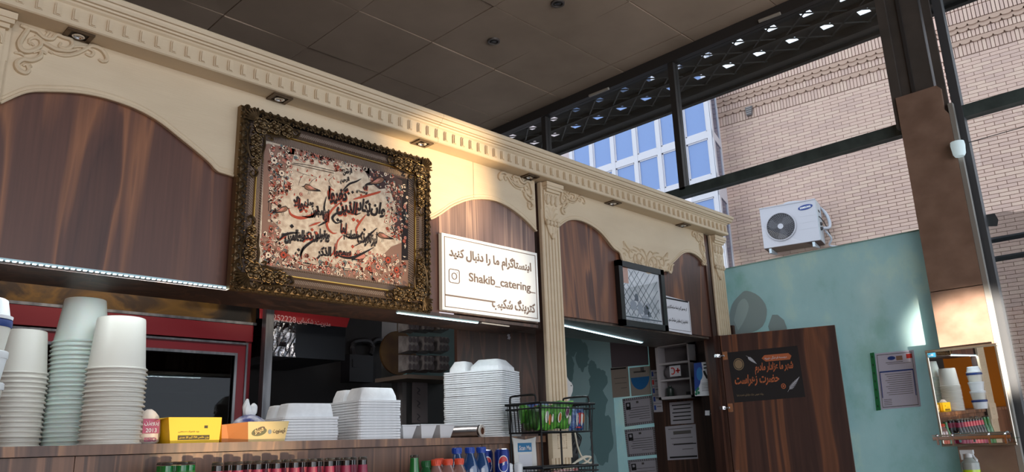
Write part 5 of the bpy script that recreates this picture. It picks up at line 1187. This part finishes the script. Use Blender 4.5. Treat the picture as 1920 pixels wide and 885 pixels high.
# ================================================================ OPEN CABINET DOOR
dd=Vector((.300,-.954,0)).normalized(); dn=Vector((-dd.y*-1,dd.x,0)); dn=Vector((dd.y,-dd.x,0)); 
hp=Vector((3.824,2.172,.75)); DW=.585; BD=(dd,Z0,dn)
DWL=.0
t=thing('side_cabinet','walnut side cabinet with its door standing open at the right end of the counter','cabinet',tuple(hp))
CABT=t; b=MB(); b.slab(hp,BD,DW,1.97-.75,.018); dr=b.build('door',WOODD,t)
b=MB(); b.slab(hp+Z0*1.2201,BD,DW,.001,.018); b.slab(hp+dd*DW,BD,.001,1.22,.018); b.build('edge_banding',mat('pale_edge_band',S(150,140,132),.5),dr)
for z in (1.86,1.585,1.245):
    b=MB(); o0=Vector((3.80,2.185,z)); b.box((3.765,2.17,z-.008),(3.80,2.19,z+.008)); b.slab(hp+Z0*(z-.75-.022)+dn*.018+dd*.004,BD,.026,.044,.003); b.disc(hp+Z0*(z-.75+.014)+dn*.021+dd*.016,BD,.004,.004,.002,10); b.disc(hp+Z0*(z-.75-.014)+dn*.021+dd*.016,BD,.004,.004,.002,10)
    b.tube([Vector((3.80,2.18,z)),hp+Z0*(z-.75)+dn*.022+dd*.012],.005,6); b.build('hinge',CHROME,t)
# poster on the door: position from the photo
Bd=BD
def on_door(px,py,off=.0195):
    d=(px-960)/FPX*AR-(py-442.5)/FPX*AU+AF; p0=hp+dn*off; tt=(p0-CAM).dot(dn)/d.dot(dn); q=CAM+d*tt; return ((q-hp).dot(dd),(q-hp).dot(Z0))
tp=thing('mourning_poster','black poster with orange calligraphy and two white feathers on the open door','poster',tuple(hp+dd*.25+Z0*.9))
b=MB(); cs=[on_door(*p) for p in ((1364,661),(1495,648),(1510,744),(1377,755))]
cs=[cs[3],cs[2],cs[1],cs[0]]; b.poly(cs,hp+dn*.0185,BD,.001); b.build('sheet',mat('poster_black',S(26,20,21),.6),tp)
po=MB(); orr=0
def dtext(s,x,y,wpx,hpx,m=0,rot=0,bold=.03,slant=0):
    a=on_door(x,y,.0197); c_=on_door(x+wpx,y,.0197); e=on_door(x,y-hpx,.0197)
    text(po,s,hp+dn*.0197+dd*a[0]+Z0*a[1],BD,abs(c_[0]-a[0])+.0,abs(e[1]-a[1]),.0006,m,bold,slant,rot)
dtext('شهر ما عزادار مادرم',1416,703,72,22,0,.0,.03,.1); dtext('حضرت زهراست',1378,726,84,22,0,.0,.03,.1)
po.poly([on_door(*p,.0197) for p in ((1428,672),(1433,666),(1478,662),(1484,667),(1481,674),(1436,678))][::-1],hp+dn*.0197,BD,.0006,0)
dtext('موسسه فرهنگی خیریه',1434,675,42,6,1,.0,.02); dtext('روابط عمومی هیات عزاداری حضرت زهرا',1382,744,50,5,2,0,.01)
ce=on_door(1385,683,.0197); o_=hp+dn*.0197
for i,(rr_,mm) in enumerate(((.032,2),(.028,1),(.024,2))): po.disc(o_+dd*ce[0]+Z0*ce[1]+dn*.0004*i,BD,rr_*.86,rr_,.0004,20,mm if mm!=1 else 3)
for k in range(7):
    a=2*pi*k/7; ribbon(po,[(ce[0]+.018*cos(a),ce[1]+.020*sin(a)),(ce[0]+.006*cos(a+1),ce[1]+.006*sin(a+1)),(ce[0]+.016*cos(a+2.2),ce[1]+.018*sin(a+2.2))],[.001,.003,.001],o_,BD,.0018,2)
for (x0,y0,x1,y1,wf) in ((1399,667,1416,680,.020),(1477,735,1497,709,.026)):
    a=Vector((*on_door(x0,y0,.0197),0)); c_=Vector((*on_door(x1,y1,.0197),0)); d=(c_-a); g=Vector((-d.y,d.x,0)).normalized()
    ribbon(po,[(a.x,a.y),((a.x+c_.x)/2+g.x*.004,(a.y+c_.y)/2+g.y*.004),(c_.x,c_.y)],[.001,.0016,.001],o_,BD,.0022,1)
    for k in range(10):
        f=.22+.75*k/9; base=a+d*f
        for s in (1,-1):
            tip=base+g*s*wf*.42*sin(pi*min(1,.25+f*.8))+d.normalized()*.012; ribbon(po,[(base.x,base.y),(tip.x,tip.y)],[.0040,.0012],o_,BD,.0018,1)
for k in range(3): po.disc(o_+dd*on_door(1469,724)[0]+Z0*on_door(1469,724)[1]+dn*.0004*k,BD,.012-.004*k,.014-.004*k,.0004,12,(0,3,0)[k])
POM=[mat('poster_orange',S(190,104,62),.6),mat('poster_white',S(206,206,214),.6),mat('poster_pale_gold',S(150,126,96),.6),mat('poster_black2',S(30,24,24),.6)]
o=po.build('poster_print',POM,tp,fix=False); o['kind']='stuff'
# ================================================================ BAY 3 INTERIOR
b=MB(); b.box((4.015,2.20,.0),(4.04,2.785,2.05)); b.build('side_board',WOODI,CABT)
b=MB(); b.box((3.80,2.21,.0),(4.015,2.225,1.955)); b.box((3.80,2.172,.0),(3.862,2.2,1.972)); b.build('stile',wood('dark_walnut_stile',S(58,38,32),S(72,48,40),S(96,66,50),seed=2),CABT)
def paper(label,px,x,m,cat='notice',group=None,lines=5,frame=None,hdr=None,extra=None,name='paper_notice'):
    """px: corners TL,TR,BR,BL in the photograph on the plane x"""
    q=[at(*p,0,x) for p in px]; cen=sum(q,Vector())/4; t=thing(name,label,cat,tuple(cen),group)
    b=MB(); b.add([tuple(p) for p in q]+[tuple(p+Vector((.0012,0,0))) for p in q],[(0,1,2,3),(7,6,5,4),(0,4,5,1),(1,5,6,2),(2,6,7,3),(3,7,4,0)]); b.build('sheet',m,t)
    b=MB(); T,R_,Br,Bl=q
    def uv(u,v_,off=.0008): p=(T*(1-u)+R_*u)*(1-v_)+(Bl*(1-u)+Br*u)*v_; return p-Vector((off,0,0))
    def rect(u0,v0,u1,v1,mi,off=.0008): b.add([tuple(uv(u0,v0,off)),tuple(uv(u1,v0,off)),tuple(uv(u1,v1,off)),tuple(uv(u0,v1,off))],[(0,1,2,3)],mi)
    if frame:
        for r_ in ((0,0,1,frame),(0,1-frame,1,1),(0,0,frame*.8,1),(1-frame*.8,0,1,1)): rect(*r_,1)
        n=14
        for k in range(n):
            rect(k/n+.02,.012,(k+.5)/n+.01,frame-.02,2,.0012); rect(k/n+.02,1-frame+.015,(k+.5)/n+.01,.99,2,.0012)
            rect(.008,k/n+.02,frame*.8-.012,(k+.5)/n+.01,2,.0012); rect(1-frame*.8+.01,k/n+.02,.992,(k+.5)/n+.01,2,.0012)
    for k in range(lines):
        v_=.36+.5*k/max(lines,1); u0=.16+.03*((k*7)%3)+(.3 if k==lines-1 else 0)
        rect(u0,v_,.88,v_+.018,0)
    if extra: extra(rect,b,uv)
    b.build('print',[INKG,mat('grey_border_print',S(110,106,110),.7),PAPERD,mat('sky_blue_print',S(40,110,170),.6),INK,mat('tan_print',S(150,120,100),.7),mat('red_print',S(190,50,44),.6),PAPER,mat('deep_blue_print',S(34,66,140),.6),mat('green_print',S(40,120,90),.6)],t,fix=False)
    return t
XP=WX-.009
def cert(rect,b,uv): rect(.10,.16,.26,.42,4); rect(.14,.20,.22,.30,2,.0012); rect(.46,.14,.54,.22,0)
def blues(rect,b,uv):
    c=uv(.50,.40); b.add([tuple(uv(.04,.36,.001))]+[tuple(uv(.50-.46*cos(pi*i/14),.36+.44*sin(pi*i/14),.001)) for i in range(15)],[(0,i,i+1) for i in range(1,15)],3); rect(.55,.02,.72,.2,0); rect(.2,.14,.8,.2,0)
G='papers stuck on the inner teal glass'
paper('plain tan sheet on the inner teal glass, left of the blue half circle notice',((1145,690),(1177,687),(1181,743),(1149,746)),XP,mat('tan_sheet',S(150,138,128),.8),lines=3,group=G,extra=lambda r,b,u:(r(.0,.02,.9,.07,4),))
paper('notice with a blue half circle on the inner teal glass',((1180,690),(1218,686),(1221,739),(1184,743)),XP,mat('beige_sheet',S(158,150,142),.8),lines=0,group=G,extra=blues)
paper('large dim mauve sheet above the blue half circle notice',((1137,634),(1214,644),(1216,684),(1141,690)),XP+.001,mat('mauve_sheet',S(96,86,92),.8),lines=0,group=G)
paper('upper patterned-border certificate on the inner teal glass',((1167,748),(1222,741),(1227,793),(1172,800)),XP,PAPERD,frame=.09,lines=6,group=G,extra=cert,cat='certificate')
paper('middle patterned-border certificate, below the upper one',((1171,806),(1228,800),(1233,852),(1177,857)),XP,PAPERD,frame=.09,lines=6,group=G,extra=cert,cat='certificate')
paper('lowest certificate, cut off by the bottom photo edge',((1177,863),(1233,858),(1238,905),(1183,910)),XP,PAPERD,frame=.09,lines=4,group=G,extra=cert,cat='certificate')
def idc(rect,b,uv):
    for k in range(5): rect(0,.2*k-.004,1,.2*k+.006,0); rect(.08,.04+.2*k,.3,.15+.2*k,(6 if k==1 else 8)); rect(.4,.06+.2*k,.9,.08+.2*k,0)
paper('narrow strip of five identity cards left of the first aid box',((1220,694),(1235,693),(1243,772),(1226,773)),4.0125,PAPERD,lines=0,extra=idc)
XB=4.012
paper('handwritten sheet of phone numbers below the first aid box',((1255,755),(1299,751),(1301,793),(1258,796)),XB,PAPERD,lines=0,extra=lambda r,b,u:[r(.1+.05*(k%2),.12+.17*k,.9,.17+.17*k,4) for k in range(5)])
def bw_(rect,b,uv): rect(.26,.16,.84,.26,0); rect(.24,.54,.98,.57,4); rect(.08,.90,.98,.95,4); rect(.1,.08,.9,.10,0)
paper('white form with black bars, lowest sheet on the dark board',((1247,800),(1304,795),(1309,860),(1252,863)),XB,PAPERD,lines=3,extra=bw_)
def bl_(rect,b,uv):
    b.add([tuple(uv(u,v_,.001)) for u,v_ in ((0,0),(.40,0),(.44,.2),(.36,.4),(.30,.62),(.16,.8),(.0,.84))],[(0,1,2,3,4,5,6)],8)
    b.add([tuple(uv(.28+.16*cos(2*pi*i/16),.34+.20*sin(2*pi*i/16),.0014)) for i in range(16)],[tuple(range(16))],3)
    b.add([tuple(uv(u,v_,.001)) for u,v_ in ((.46,.26),(.56,.26),(.66,.40),(.95,.46),(.95,.52),(.62,.50),(.5,.36))],[(0,1,2,3,4,5,6)],4)
    for k in range(6): rect(.36,.62+.045*k,.86,.632+.045*k,0)
    for (u,v_) in ((.1,.84),(.18,.78),(.2,.9),(.08,.93)): b.add([tuple(uv(u+.06*cos(2*pi*i/8),v_+.05*sin(2*pi*i/8),.0014)) for i in range(8)],[tuple(range(8))],9)
    rect(.5,.06,.92,.10,4); rect(.5,.16,.92,.20,4)
paper('white and blue leaflet with a handshake beside the open door',((1301,681),(1337,677),(1341,741),(1303,743)),3.80,PAPER,lines=0,extra=bl_,name='leaflet',cat='leaflet')
paper('small dark sticker with a pale square below the leaflet',((1321,768),(1344,768),(1344,780),(1321,780)),3.80,mat('dark_sticker',S(40,38,46),.5),lines=0,extra=lambda r,b,u:(r(.05,.15,.42,.9,7),r(.55,.2,.9,.3,2),r(.5,.6,.9,.7,2)),name='sticker',cat='sticker')
# first aid cabinet
fa=[at(*p,0,3.94) for p in ((1230,648),(1292,643),(1240,750),(1296,745))]
y1,y0=fa[0].y,fa[1].y; z1,z0=fa[0].z,fa[2].z
t=thing('first_aid_box','white open-fronted first aid wall box with red crescent and cross card','first aid box',(3.98,(y0+y1)/2,z0))
ww=mat('aged_white_frame',S(176,170,172),.5); b=MB()
for q in (((3.925,y0,z0),(4.01,y1,z0+.016)),((3.925,y0,z1-.016),(4.01,y1,z1)),((3.925,y1-.018,z0),(4.01,y1,z1)),((3.925,y0,z0),(4.01,y0+.01,z1)),((3.93,y0,z0+.105),(4.01,y1,z0+.115)),((3.93,y0,z0+.20),(4.01,y1,z0+.212))): b.box(*q)
b.build('case',ww,t)
b=MB(); b.box((4.0,y0,z0),(4.012,y1,z1)); b.build('back',mat('grey_back',S(96,90,92),.6),t)
bk_=(-Y0,Z0,-X0); b=MB(); b.slab((3.935,y1-.085,z0+.128),bk_,.075,.062,.002,0)
cyy=y1-.105; czz=z0+.160; b.tube([(3.932,cyy+.016*cos(a),czz+.018*sin(a)) for a in [pi*.35+1.3*pi*i/10-.0 for i in range(11)]],.0035,5,1)
b.box((3.931,cyy-.042,czz-.014),(3.934,cyy-.034,czz+.014),1); b.box((3.931,cyy-.052,czz-.004),(3.934,cyy-.024,czz+.004),1); b.build('emblem_card',[PAPER,mat('emblem_red',S(206,48,40),.5)],t,fix=False)
b=MB(); b.ball((3.97,y1-.08,z0+.155),.03,.055,.042,seg=12,rings=8); o=b.build('first_aid_pouch',mat('grey_pouch',S(110,104,108),.6),smooth=True); tag(o,'rounded grey pouch on the middle shelf of the first aid box','pouch')
b=MB(); b.lathe([(.020,0),(.022,.003),(.022,.045),(.010,.056),(.010,.062)],(3.96,y1-.06,z0+.0165),14); o=b.build('medicine_bottle',mat('dark_green_bottle',S(40,50,46),.3),smooth=40); tag(o,'small dark bottle with cap on the bottom shelf of the first aid box','bottle')
b=MB(); b.box((3.94,y0+.02,z0+.0165),(3.97,y0+.05,z0+.036)); tag(b.build('dark_box',BLACK),'tiny dark box at the bottom right of the first aid box','box')
# ================================================================ KITCHEN BEHIND
YK=3.5
def K(px,py,y=YK): p=at(px,py,1,y); return p
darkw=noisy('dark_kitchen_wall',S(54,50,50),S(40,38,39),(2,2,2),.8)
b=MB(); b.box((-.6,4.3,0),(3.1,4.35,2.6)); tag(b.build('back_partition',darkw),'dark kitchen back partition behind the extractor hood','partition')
b=MB(); b.box((-.6,2.30,2.60),(3.6,5.3,2.645)); tag(b.build('kitchen_shade_board',dark_m),'unseen dark board added over the kitchen to block light from above','board')  # unseen board added above the kitchen to keep its interior dark
marb=mat('brown_gold_marble',S(60,42,24),.3); v=mapped(marb,(3,3,5)); n=N(marb,'ShaderNodeTexNoise',Scale=1.0,Detail=8,Distortion=1.2); L(marb,v,n.inputs['Vector'])
L(marb,ramp(marb,n.outputs['Fac'],[(.36,S(22,18,16)),(.48,S(58,40,22)),(.56,S(104,74,30)),(.64,S(66,48,28)),(.72,S(128,118,98))]),BS(marb).inputs['Base Color'])
b=MB(); b.box((-.6,3.50,2.035),(1.78,3.54,2.60)); tag(b.build('marble_band',marb),'brown and gold marbled panel above the red fridge','panel')
b=MB(); b.box((-.6,3.488,2.028),(1.78,3.50,2.040)); tag(b.build('metal_trim',STEEL),'thin steel trim along the lower edge of the marbled panel','trim')
# fridge
red=mat('deep_red_enamel',S(112,18,28),.35); t=thing('drinks_fridge','red drinks fridge with dark glass doors behind the tub stacks','fridge',(.7,3.8,0))
b=MB(); b.box((-.4,3.50,0),(1.765,4.2,2.028)); 
b=MB()
for q in (((-.4,3.49,1.948),(1.765,4.15,2.026)),((-.4,4.10,.1),(1.765,4.15,2.0)),((-.4,3.5,0),(-.36,4.15,2.0)),((1.735,3.5,0),(1.765,4.15,2.0)),((-.4,3.5,0),(1.765,4.15,.2))): b.box(*q)
b.build('cabinet',red,t)
for (xa,xb) in ((.69,1.725),(-.35,.66)):
    z1_=1.935; b=MB(); fw=.05
    for q in (((xa,3.46,z1_-fw),(xb,3.498,z1_)),((xa,3.46,.3),(xa+fw,3.498,z1_-fw)),((xb-fw,3.46,.3),(xb,3.498,z1_-fw)),((xa,3.46,.22),(xb,3.498,.3))): b.box(*q)
    door=b.build('door',red,t)
    b=MB(); g_=.012
    for (o_,w_) in ((0,.009),(fw,.012)):
        for q in (((xa+o_,3.452,z1_-o_-w_),(xb-o_,3.459,z1_-o_)),((xa+o_,3.452,.3),(xa+o_+w_,3.459,z1_-o_-w_)),((xb-o_-w_,3.452,.3),(xb-o_,3.459,z1_-o_-w_))): b.box(*q)
    b.build('steel_edging',STEEL,door)
    b=MB(); b.box((xa+fw,3.47,.3),(xb-fw,3.474,z1_-fw)); b.build('glass_pane',SMOKE,door)
for z in (1.70,1.45,1.2):
    b=MB(); b.box((-.33,3.52,z),(1.73,4.05,z+.012)); b.build('shelf',mat('grey_fridge_shelf',S(90,92,94),.5),t)
b=MB(); b.box((-.33,4.05,.2),(1.73,4.09,1.94)); b.build('liner',mat('dark_liner',S(52,56,60),.6),t)
# steel post
b=MB(); b.box((1.782,3.40,0),(1.822,3.44,2.6)); tag(b.build('steel_post',STEEL),'brushed steel post right of the red fridge','post')
# hood
t=thing('extractor_hood','steel extractor hood with a crumpled foil-covered left half','hood',(2.05,3.7,1.89))
a_=K(487,610); c_=K(646,676); b=MB(); xm_=K(551,668).x; b.box((xm_,3.5,1.888),(2.29,4.1,2.08)); b.build('hood_body',mat('dark_hood_steel',S(62,64,68),.4,.7),t)
b=MB(); nx,nz=14,8; q=[]
for i in range(nx+1):
    for j in range(nz+1): q.append((1.828+(xm_-1.828)*i/nx,3.49+random.uniform(-.006,.006),1.888+.19*j/nz))
b.add(q,[(i*(nz+1)+j,(i+1)*(nz+1)+j,(i+1)*(nz+1)+j+1,i*(nz+1)+j+1) for i in range(nx) for j in range(nz)]); b.box((1.828,3.50,1.888),(xm_,4.1,2.078)); b.build('foil_cover',foil,t)
# red banner
t=thing('red_banner','dark red shop banner with white numerals hanging above the hood','banner',(2.05,3.44,2.03)); redb=mat('red_banner',S(150,36,40),.4)
b=MB(); q=[at(*p,1,3.44) for p in ((488,520),(668,560),(650,614),(487,597))]; b.add([tuple(p) for p in q]+[(p.x,p.y+.004,p.z) for p in q],[(3,2,1,0),(4,5,6,7),(0,4,7,3),(1,2,6,5),(3,7,6,2),(0,1,5,4)]); b.build('cloth',redb,t)
b=MB(); p=K(493,598,3.435); text(b,'52252228',(p.x+.012,3.436,p.z),FAC,.165,.030,.0006,0,.01,slant=-.1,rot=-.03); p=K(557,607,3.435); text(b,'مدیریت: شکیبایی',(p.x,3.436,p.z),FAC,.19,.034,.0006,0,.01,rot=-.03); 
p=K(520,572,3.435); ribbon(b,[(p.x,p.z),(p.x+.04,p.z-.015),(p.x+.12,p.z-.014),(p.x+.17,p.z+.005)],[.006,.014,.014,.004],(0,3.436,0),FAC,.0008,1); b.build('print',[mat('banner_pale_print',S(196,150,150),.5),mat('banner_white_print',S(206,196,196),.5)],t,fix=False)
# wall pipes / burner
t=thing('gas_pipes','dark looped gas pipes with a small meter on the kitchen wall','pipe',(2.6,3.9,1.8)); b=MB(); P=lambda x,y: tuple(K(x,y,4.275))
b.tube(spline([P(662,668),P(660,648),P(668,640),P(690,640),P(698,652),P(694,664)],5),.020,8); b.tube(spline([P(694,650),P(704,638),P(716,640),P(722,656)],5),.020,8); b.build('pipe',mat('dark_pipe',S(50,46,48),.5,.3),t,smooth=True)
b=MB(); p=K(655,715,4.2); b.box((p.x,4.2,p.z),(p.x+.18,4.299,p.z+.17)); b.box((p.x+.02,4.195,p.z+.09),(p.x+.05,4.2,p.z+.14)); b.build('meter',mat('dark_meter',S(46,44,48),.6),t)
b=MB(); c_=K(745,662,3.6); b.disc((c_.x,3.6,c_.z),FAC,.125,.125,.015,32); b.tube([(c_.x,3.6,c_.z+.12),(c_.x,3.6,2.60)],.003,5); o=b.build('wicker_tray',noisy('ochre_tray',S(110,82,46),S(84,58,38),(10,10,10),.6)); tag(o,'round ochre tray hanging dimly in the kitchen','tray')
# bundles in clear wrap
G2='wrapped cup bundles on the kitchen shelf'; wrap_=noisy('clear_wrap',S(158,152,150),S(112,106,106),(22,22,22),.3,bump=.4)
k0=None; n_=0
for j,(py,hh) in enumerate(((600,.10),(640,.10),(676,.10))):
    for i,px in enumerate((764,793,822)):
        p=K(px,py+20,3.3+.0*i); 
        t=thing('wrapped_bundle','clear-wrapped bundle of cups, %s row, %s of three'%(['top','middle','lowest'][j],['left','middle','right'][i]),'bundle',(p.x+.04,3.34,p.z),G2)
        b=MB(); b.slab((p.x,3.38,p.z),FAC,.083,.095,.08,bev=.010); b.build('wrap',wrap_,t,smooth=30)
        b=MB()
        for q in range(3):
            for r_ in range(2): b.disc((p.x+.016+.026*q,3.30,p.z+.026+.042*r_),FAC,.010,.016,.003,10)
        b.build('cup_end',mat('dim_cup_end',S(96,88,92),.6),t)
b=MB(); p=K(760,705,3.3); b.box((p.x-.05,3.22,p.z-.02),(p.x+.36,3.5,p.z)); tag(b.build('kitchen_shelf',mat('worn_shelf_board',S(112,98,88),.7)),'worn board shelf under the wrapped bundles','shelf')
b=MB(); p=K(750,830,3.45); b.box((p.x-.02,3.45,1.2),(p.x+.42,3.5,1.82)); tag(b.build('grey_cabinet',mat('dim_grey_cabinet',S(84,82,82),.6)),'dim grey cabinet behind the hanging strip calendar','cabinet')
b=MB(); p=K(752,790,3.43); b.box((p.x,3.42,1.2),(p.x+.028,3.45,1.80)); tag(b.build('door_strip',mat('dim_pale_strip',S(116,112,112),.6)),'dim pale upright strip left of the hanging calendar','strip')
t=thing('hanging_calendar','narrow hanging paper strip with red header below the bundle shelf','calendar',(2.47,3.4,1.6)); p=K(773,705,3.40); q_=K(802,793,3.40)
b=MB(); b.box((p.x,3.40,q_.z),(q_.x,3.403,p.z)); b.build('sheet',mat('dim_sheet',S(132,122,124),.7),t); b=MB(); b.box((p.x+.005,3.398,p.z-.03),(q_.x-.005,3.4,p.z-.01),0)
for k in range(3): ribbon(b,[(p.x+.03,p.z-.06-.07*k),(p.x+.05,p.z-.075-.07*k),(p.x+.035,p.z-.09-.07*k),(p.x+.055,p.z-.10-.07*k)],[.003,.009,.006,.003],(0,3.4,0),FAC,.001,1)
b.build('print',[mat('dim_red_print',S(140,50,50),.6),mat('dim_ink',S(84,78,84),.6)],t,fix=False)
b=MB(); b.box((2.475,2.82,0),(3.16,2.84,2.2)); tag(b.build('walnut_partition',WOODI),'dark walnut partition behind the tall foam stack','partition')
p=K(956,631,2.81); b=MB(); b.poly([(-.01,-.012),(.008,-.014),(.014,.0),(.006,.003),(.010,.012),(-.006,.014),(-.012,.004),(-.004,.0)],(p.x,2.819,p.z),FAC,.001); tag(b.build('tape_scrap',PAPERD),'small torn pale tape scrap on the walnut partition','tape')
b=MB(); b.box((3.3,2.85,.0),(3.9,2.87,1.0)); tag(b.build('low_cabinet',WOODI),'low dark cabinet inside the kitchen','cabinet')
# ================================================================ GLASS WALL THINGS
def menu(rect,b,uv):
    for r_ in ((.05,.03,.95,.04),(.05,.96,.95,.97),(.05,.03,.06,.97),(.94,.03,.95,.97)): rect(*r_,0)
    for r_ in ((.07,.33,.93,.355),(.07,.33,.09,.80),(.91,.33,.93,.80)): rect(*r_,8)
    b.add([tuple(uv(.42+.10*cos(2*pi*i/16),.11+.035*sin(2*pi*i/16),.0012)) for i in range(16)],[tuple(range(16))],8); rect(.54,.08,.70,.16,5); rect(.80,.06,.94,.14,6); rect(.26,.18,.7,.19,0); rect(.3,.21,.9,.218,0)
    for k in range(11): rect(.20+.04*(k%3),.39+.036*k,.86,.398+.036*k,0)
    for k in range(4): rect(.1,.83+.03*k,.3,.838+.03*k,0)
tm=paper('white price list in a plastic pocket with green spine on the frosted teal glass',((1640,663),(1713,656),(1727,762),(1652,768)),WX-.012,mat('lilac_white_sheet',S(206,204,222),.35),lines=0,extra=menu,name='price_list',cat='notice')
b=MB(); q=[at(*p,0,WX-.016) for p in ((1631,662),(1638,661),(1651,769),(1643,770))]; b.add([tuple(p) for p in q]+[(p.x+.006,p.y,p.z) for p in q],[(0,1,2,3),(7,6,5,4),(0,4,5,1),(1,5,6,2),(2,6,7,3),(3,7,4,0)])
b.build('green_spine',mat('green_binder_spine',S(24,120,66),.4),tm)
b=MB()
for k in range(7):
    f=(k+.5)/7; p=q[0]*(1-f)+q[3]*f; p2=q[1]*(1-f)+q[2]*f; c_=(p+p2)/2; b.disc(c_-X0*.0,WIN,.003,.006,.0006,8)
b.build('punch_hole',mat('dark_hole',S(18,60,40),.6),tm)
# ---- mirror hung on the pillar
mt=thing('wall_mirror','mirror with a small glass ledge hung on the stone pillar beside the teal glass','mirror',(3.93,1.04,1.37))
mq=[at(*p,0,3.925) for p in ((1733,657),(1870,643.5),(1911,838),(1764,838))]
yl=mq[0].y; yr=mq[1].y; zt_=mq[0].z; zb_=mq[3].z
TIL, MIRROR_YAW = .020, -.043
H_=zt_-zb_; W2=yl-yr
mn=Vector((-cos(TIL)*cos(MIRROR_YAW),-sin(MIRROR_YAW),-sin(TIL)))
mr=Vector((sin(MIRROR_YAW),-cos(MIRROR_YAW),0)); mu=mr.cross(mn)*-1
mu=mn.cross(mr); 
if mu.z<0: mu=-mu
BM=(mr,mu,mn); mo=Vector((3.945,yl,zb_))
mir=mat('mirror_silver',(.92,.93,.93,1),.01,1)
b=MB(); b.slab(mo,BM,W2,H_,.004); b.build('mirror_glass',mir,mt)
b=MB(); e=.012
for (a,c_,w_,h_) in ((0,0,W2,e),(0,H_-e,W2,e),(0,e,e,H_-2*e),(W2-e,e,e,H_-2*e)): b.slab(mo+mr*a+mu*c_+mn*.004,BM,w_,h_,.003,bev=.0029)
b.build('bevel',mat('bevel_edge_silver',(.55,.5,.42,1),.3,1),mt)
b=MB(); b.box((3.80,yr-.01,zb_+.028),(3.945,yl-.01,zb_+.033)); b.build('glass_ledge',glassy('ledge_glass',(.8,.9,.86,1),.15),mt)
b=MB(); b.box((3.80,yr-.01,zb_+.03),(3.803,yl-.01,zb_+.045)); b.tube([(3.80,yr-.01,zb_+.05),(3.80,yl-.01,zb_+.05)],.003,6)
for yy in (yr+.01,yr+.07,yl-.09,yl-.03): b.ball((3.80,yy,zb_+.05),.007,.007,.007); b.box((3.797,yy-.004,zb_+.01),(3.805,yy+.004,zb_+.05))
b.build('ledge_clip',CHROME,mt)
b=MB(); b.slab(mo+mr*.010+mu*(H_-.034)+mn*.0075,BM,.034,.020,.001,0); text(b,'کادو',mo+mr*.014+mu*(H_-.031)+mn*.0088,BM,.022,.012,.0004,1); b.build('corner_sticker',[mat('sticker_blue',S(60,150,190),.5),SIGNW],mt,fix=False)
# spray bottle under the mirror
p=at(1822,885,0,3.80); c_=(3.80,p.y,p.z-.14); t=thing('spray_bottle','clear spray bottle with green liquid and white trigger at the lower right corner','bottle',c_)
b=MB(); b.lathe([(.030,0),(.033,.01),(.034,.10),(.034,.150)],c_,22); b.build('liquid',mat('green_liquid',S(196,226,40),.1,spec=.7),t,smooth=40)
b=MB(); b.lathe([(.034,.150),(.034,.178),(.016,.195),(.014,.202)],c_,22); b.build('bottle_neck',mat('clear_neck',S(170,176,170),.1),t,smooth=40)
b=MB(); x,y,z=c_; b.lathe([(.014,.196),(.015,.200),(.013,.216)],c_,16); b.box((x-.010,y-.020,z+.214),(x+.010,y+.030,z+.230)); b.box((x-.006,y+.022,z+.190),(x+.006,y+.030,z+.216)); b.tube([(x,y-.012,z+.216),(x,y-.026,z+.190),(x,y-.022,z+.150)],.006,6); b.build('trigger_head',WHITEP,t)
b=MB(); b.box((3.72,y-.09,z-.02),(3.98,y+.12,z-.001)); tag(b.build('ledge',mat('pale_stone_ledge',S(190,176,160),.5)),'pale ledge under the spray bottle','ledge')
# clean up helper properties
for o in bpy.data.objects:
    if '_o' in o: del o['_o']
bpy.context.view_layer.update()
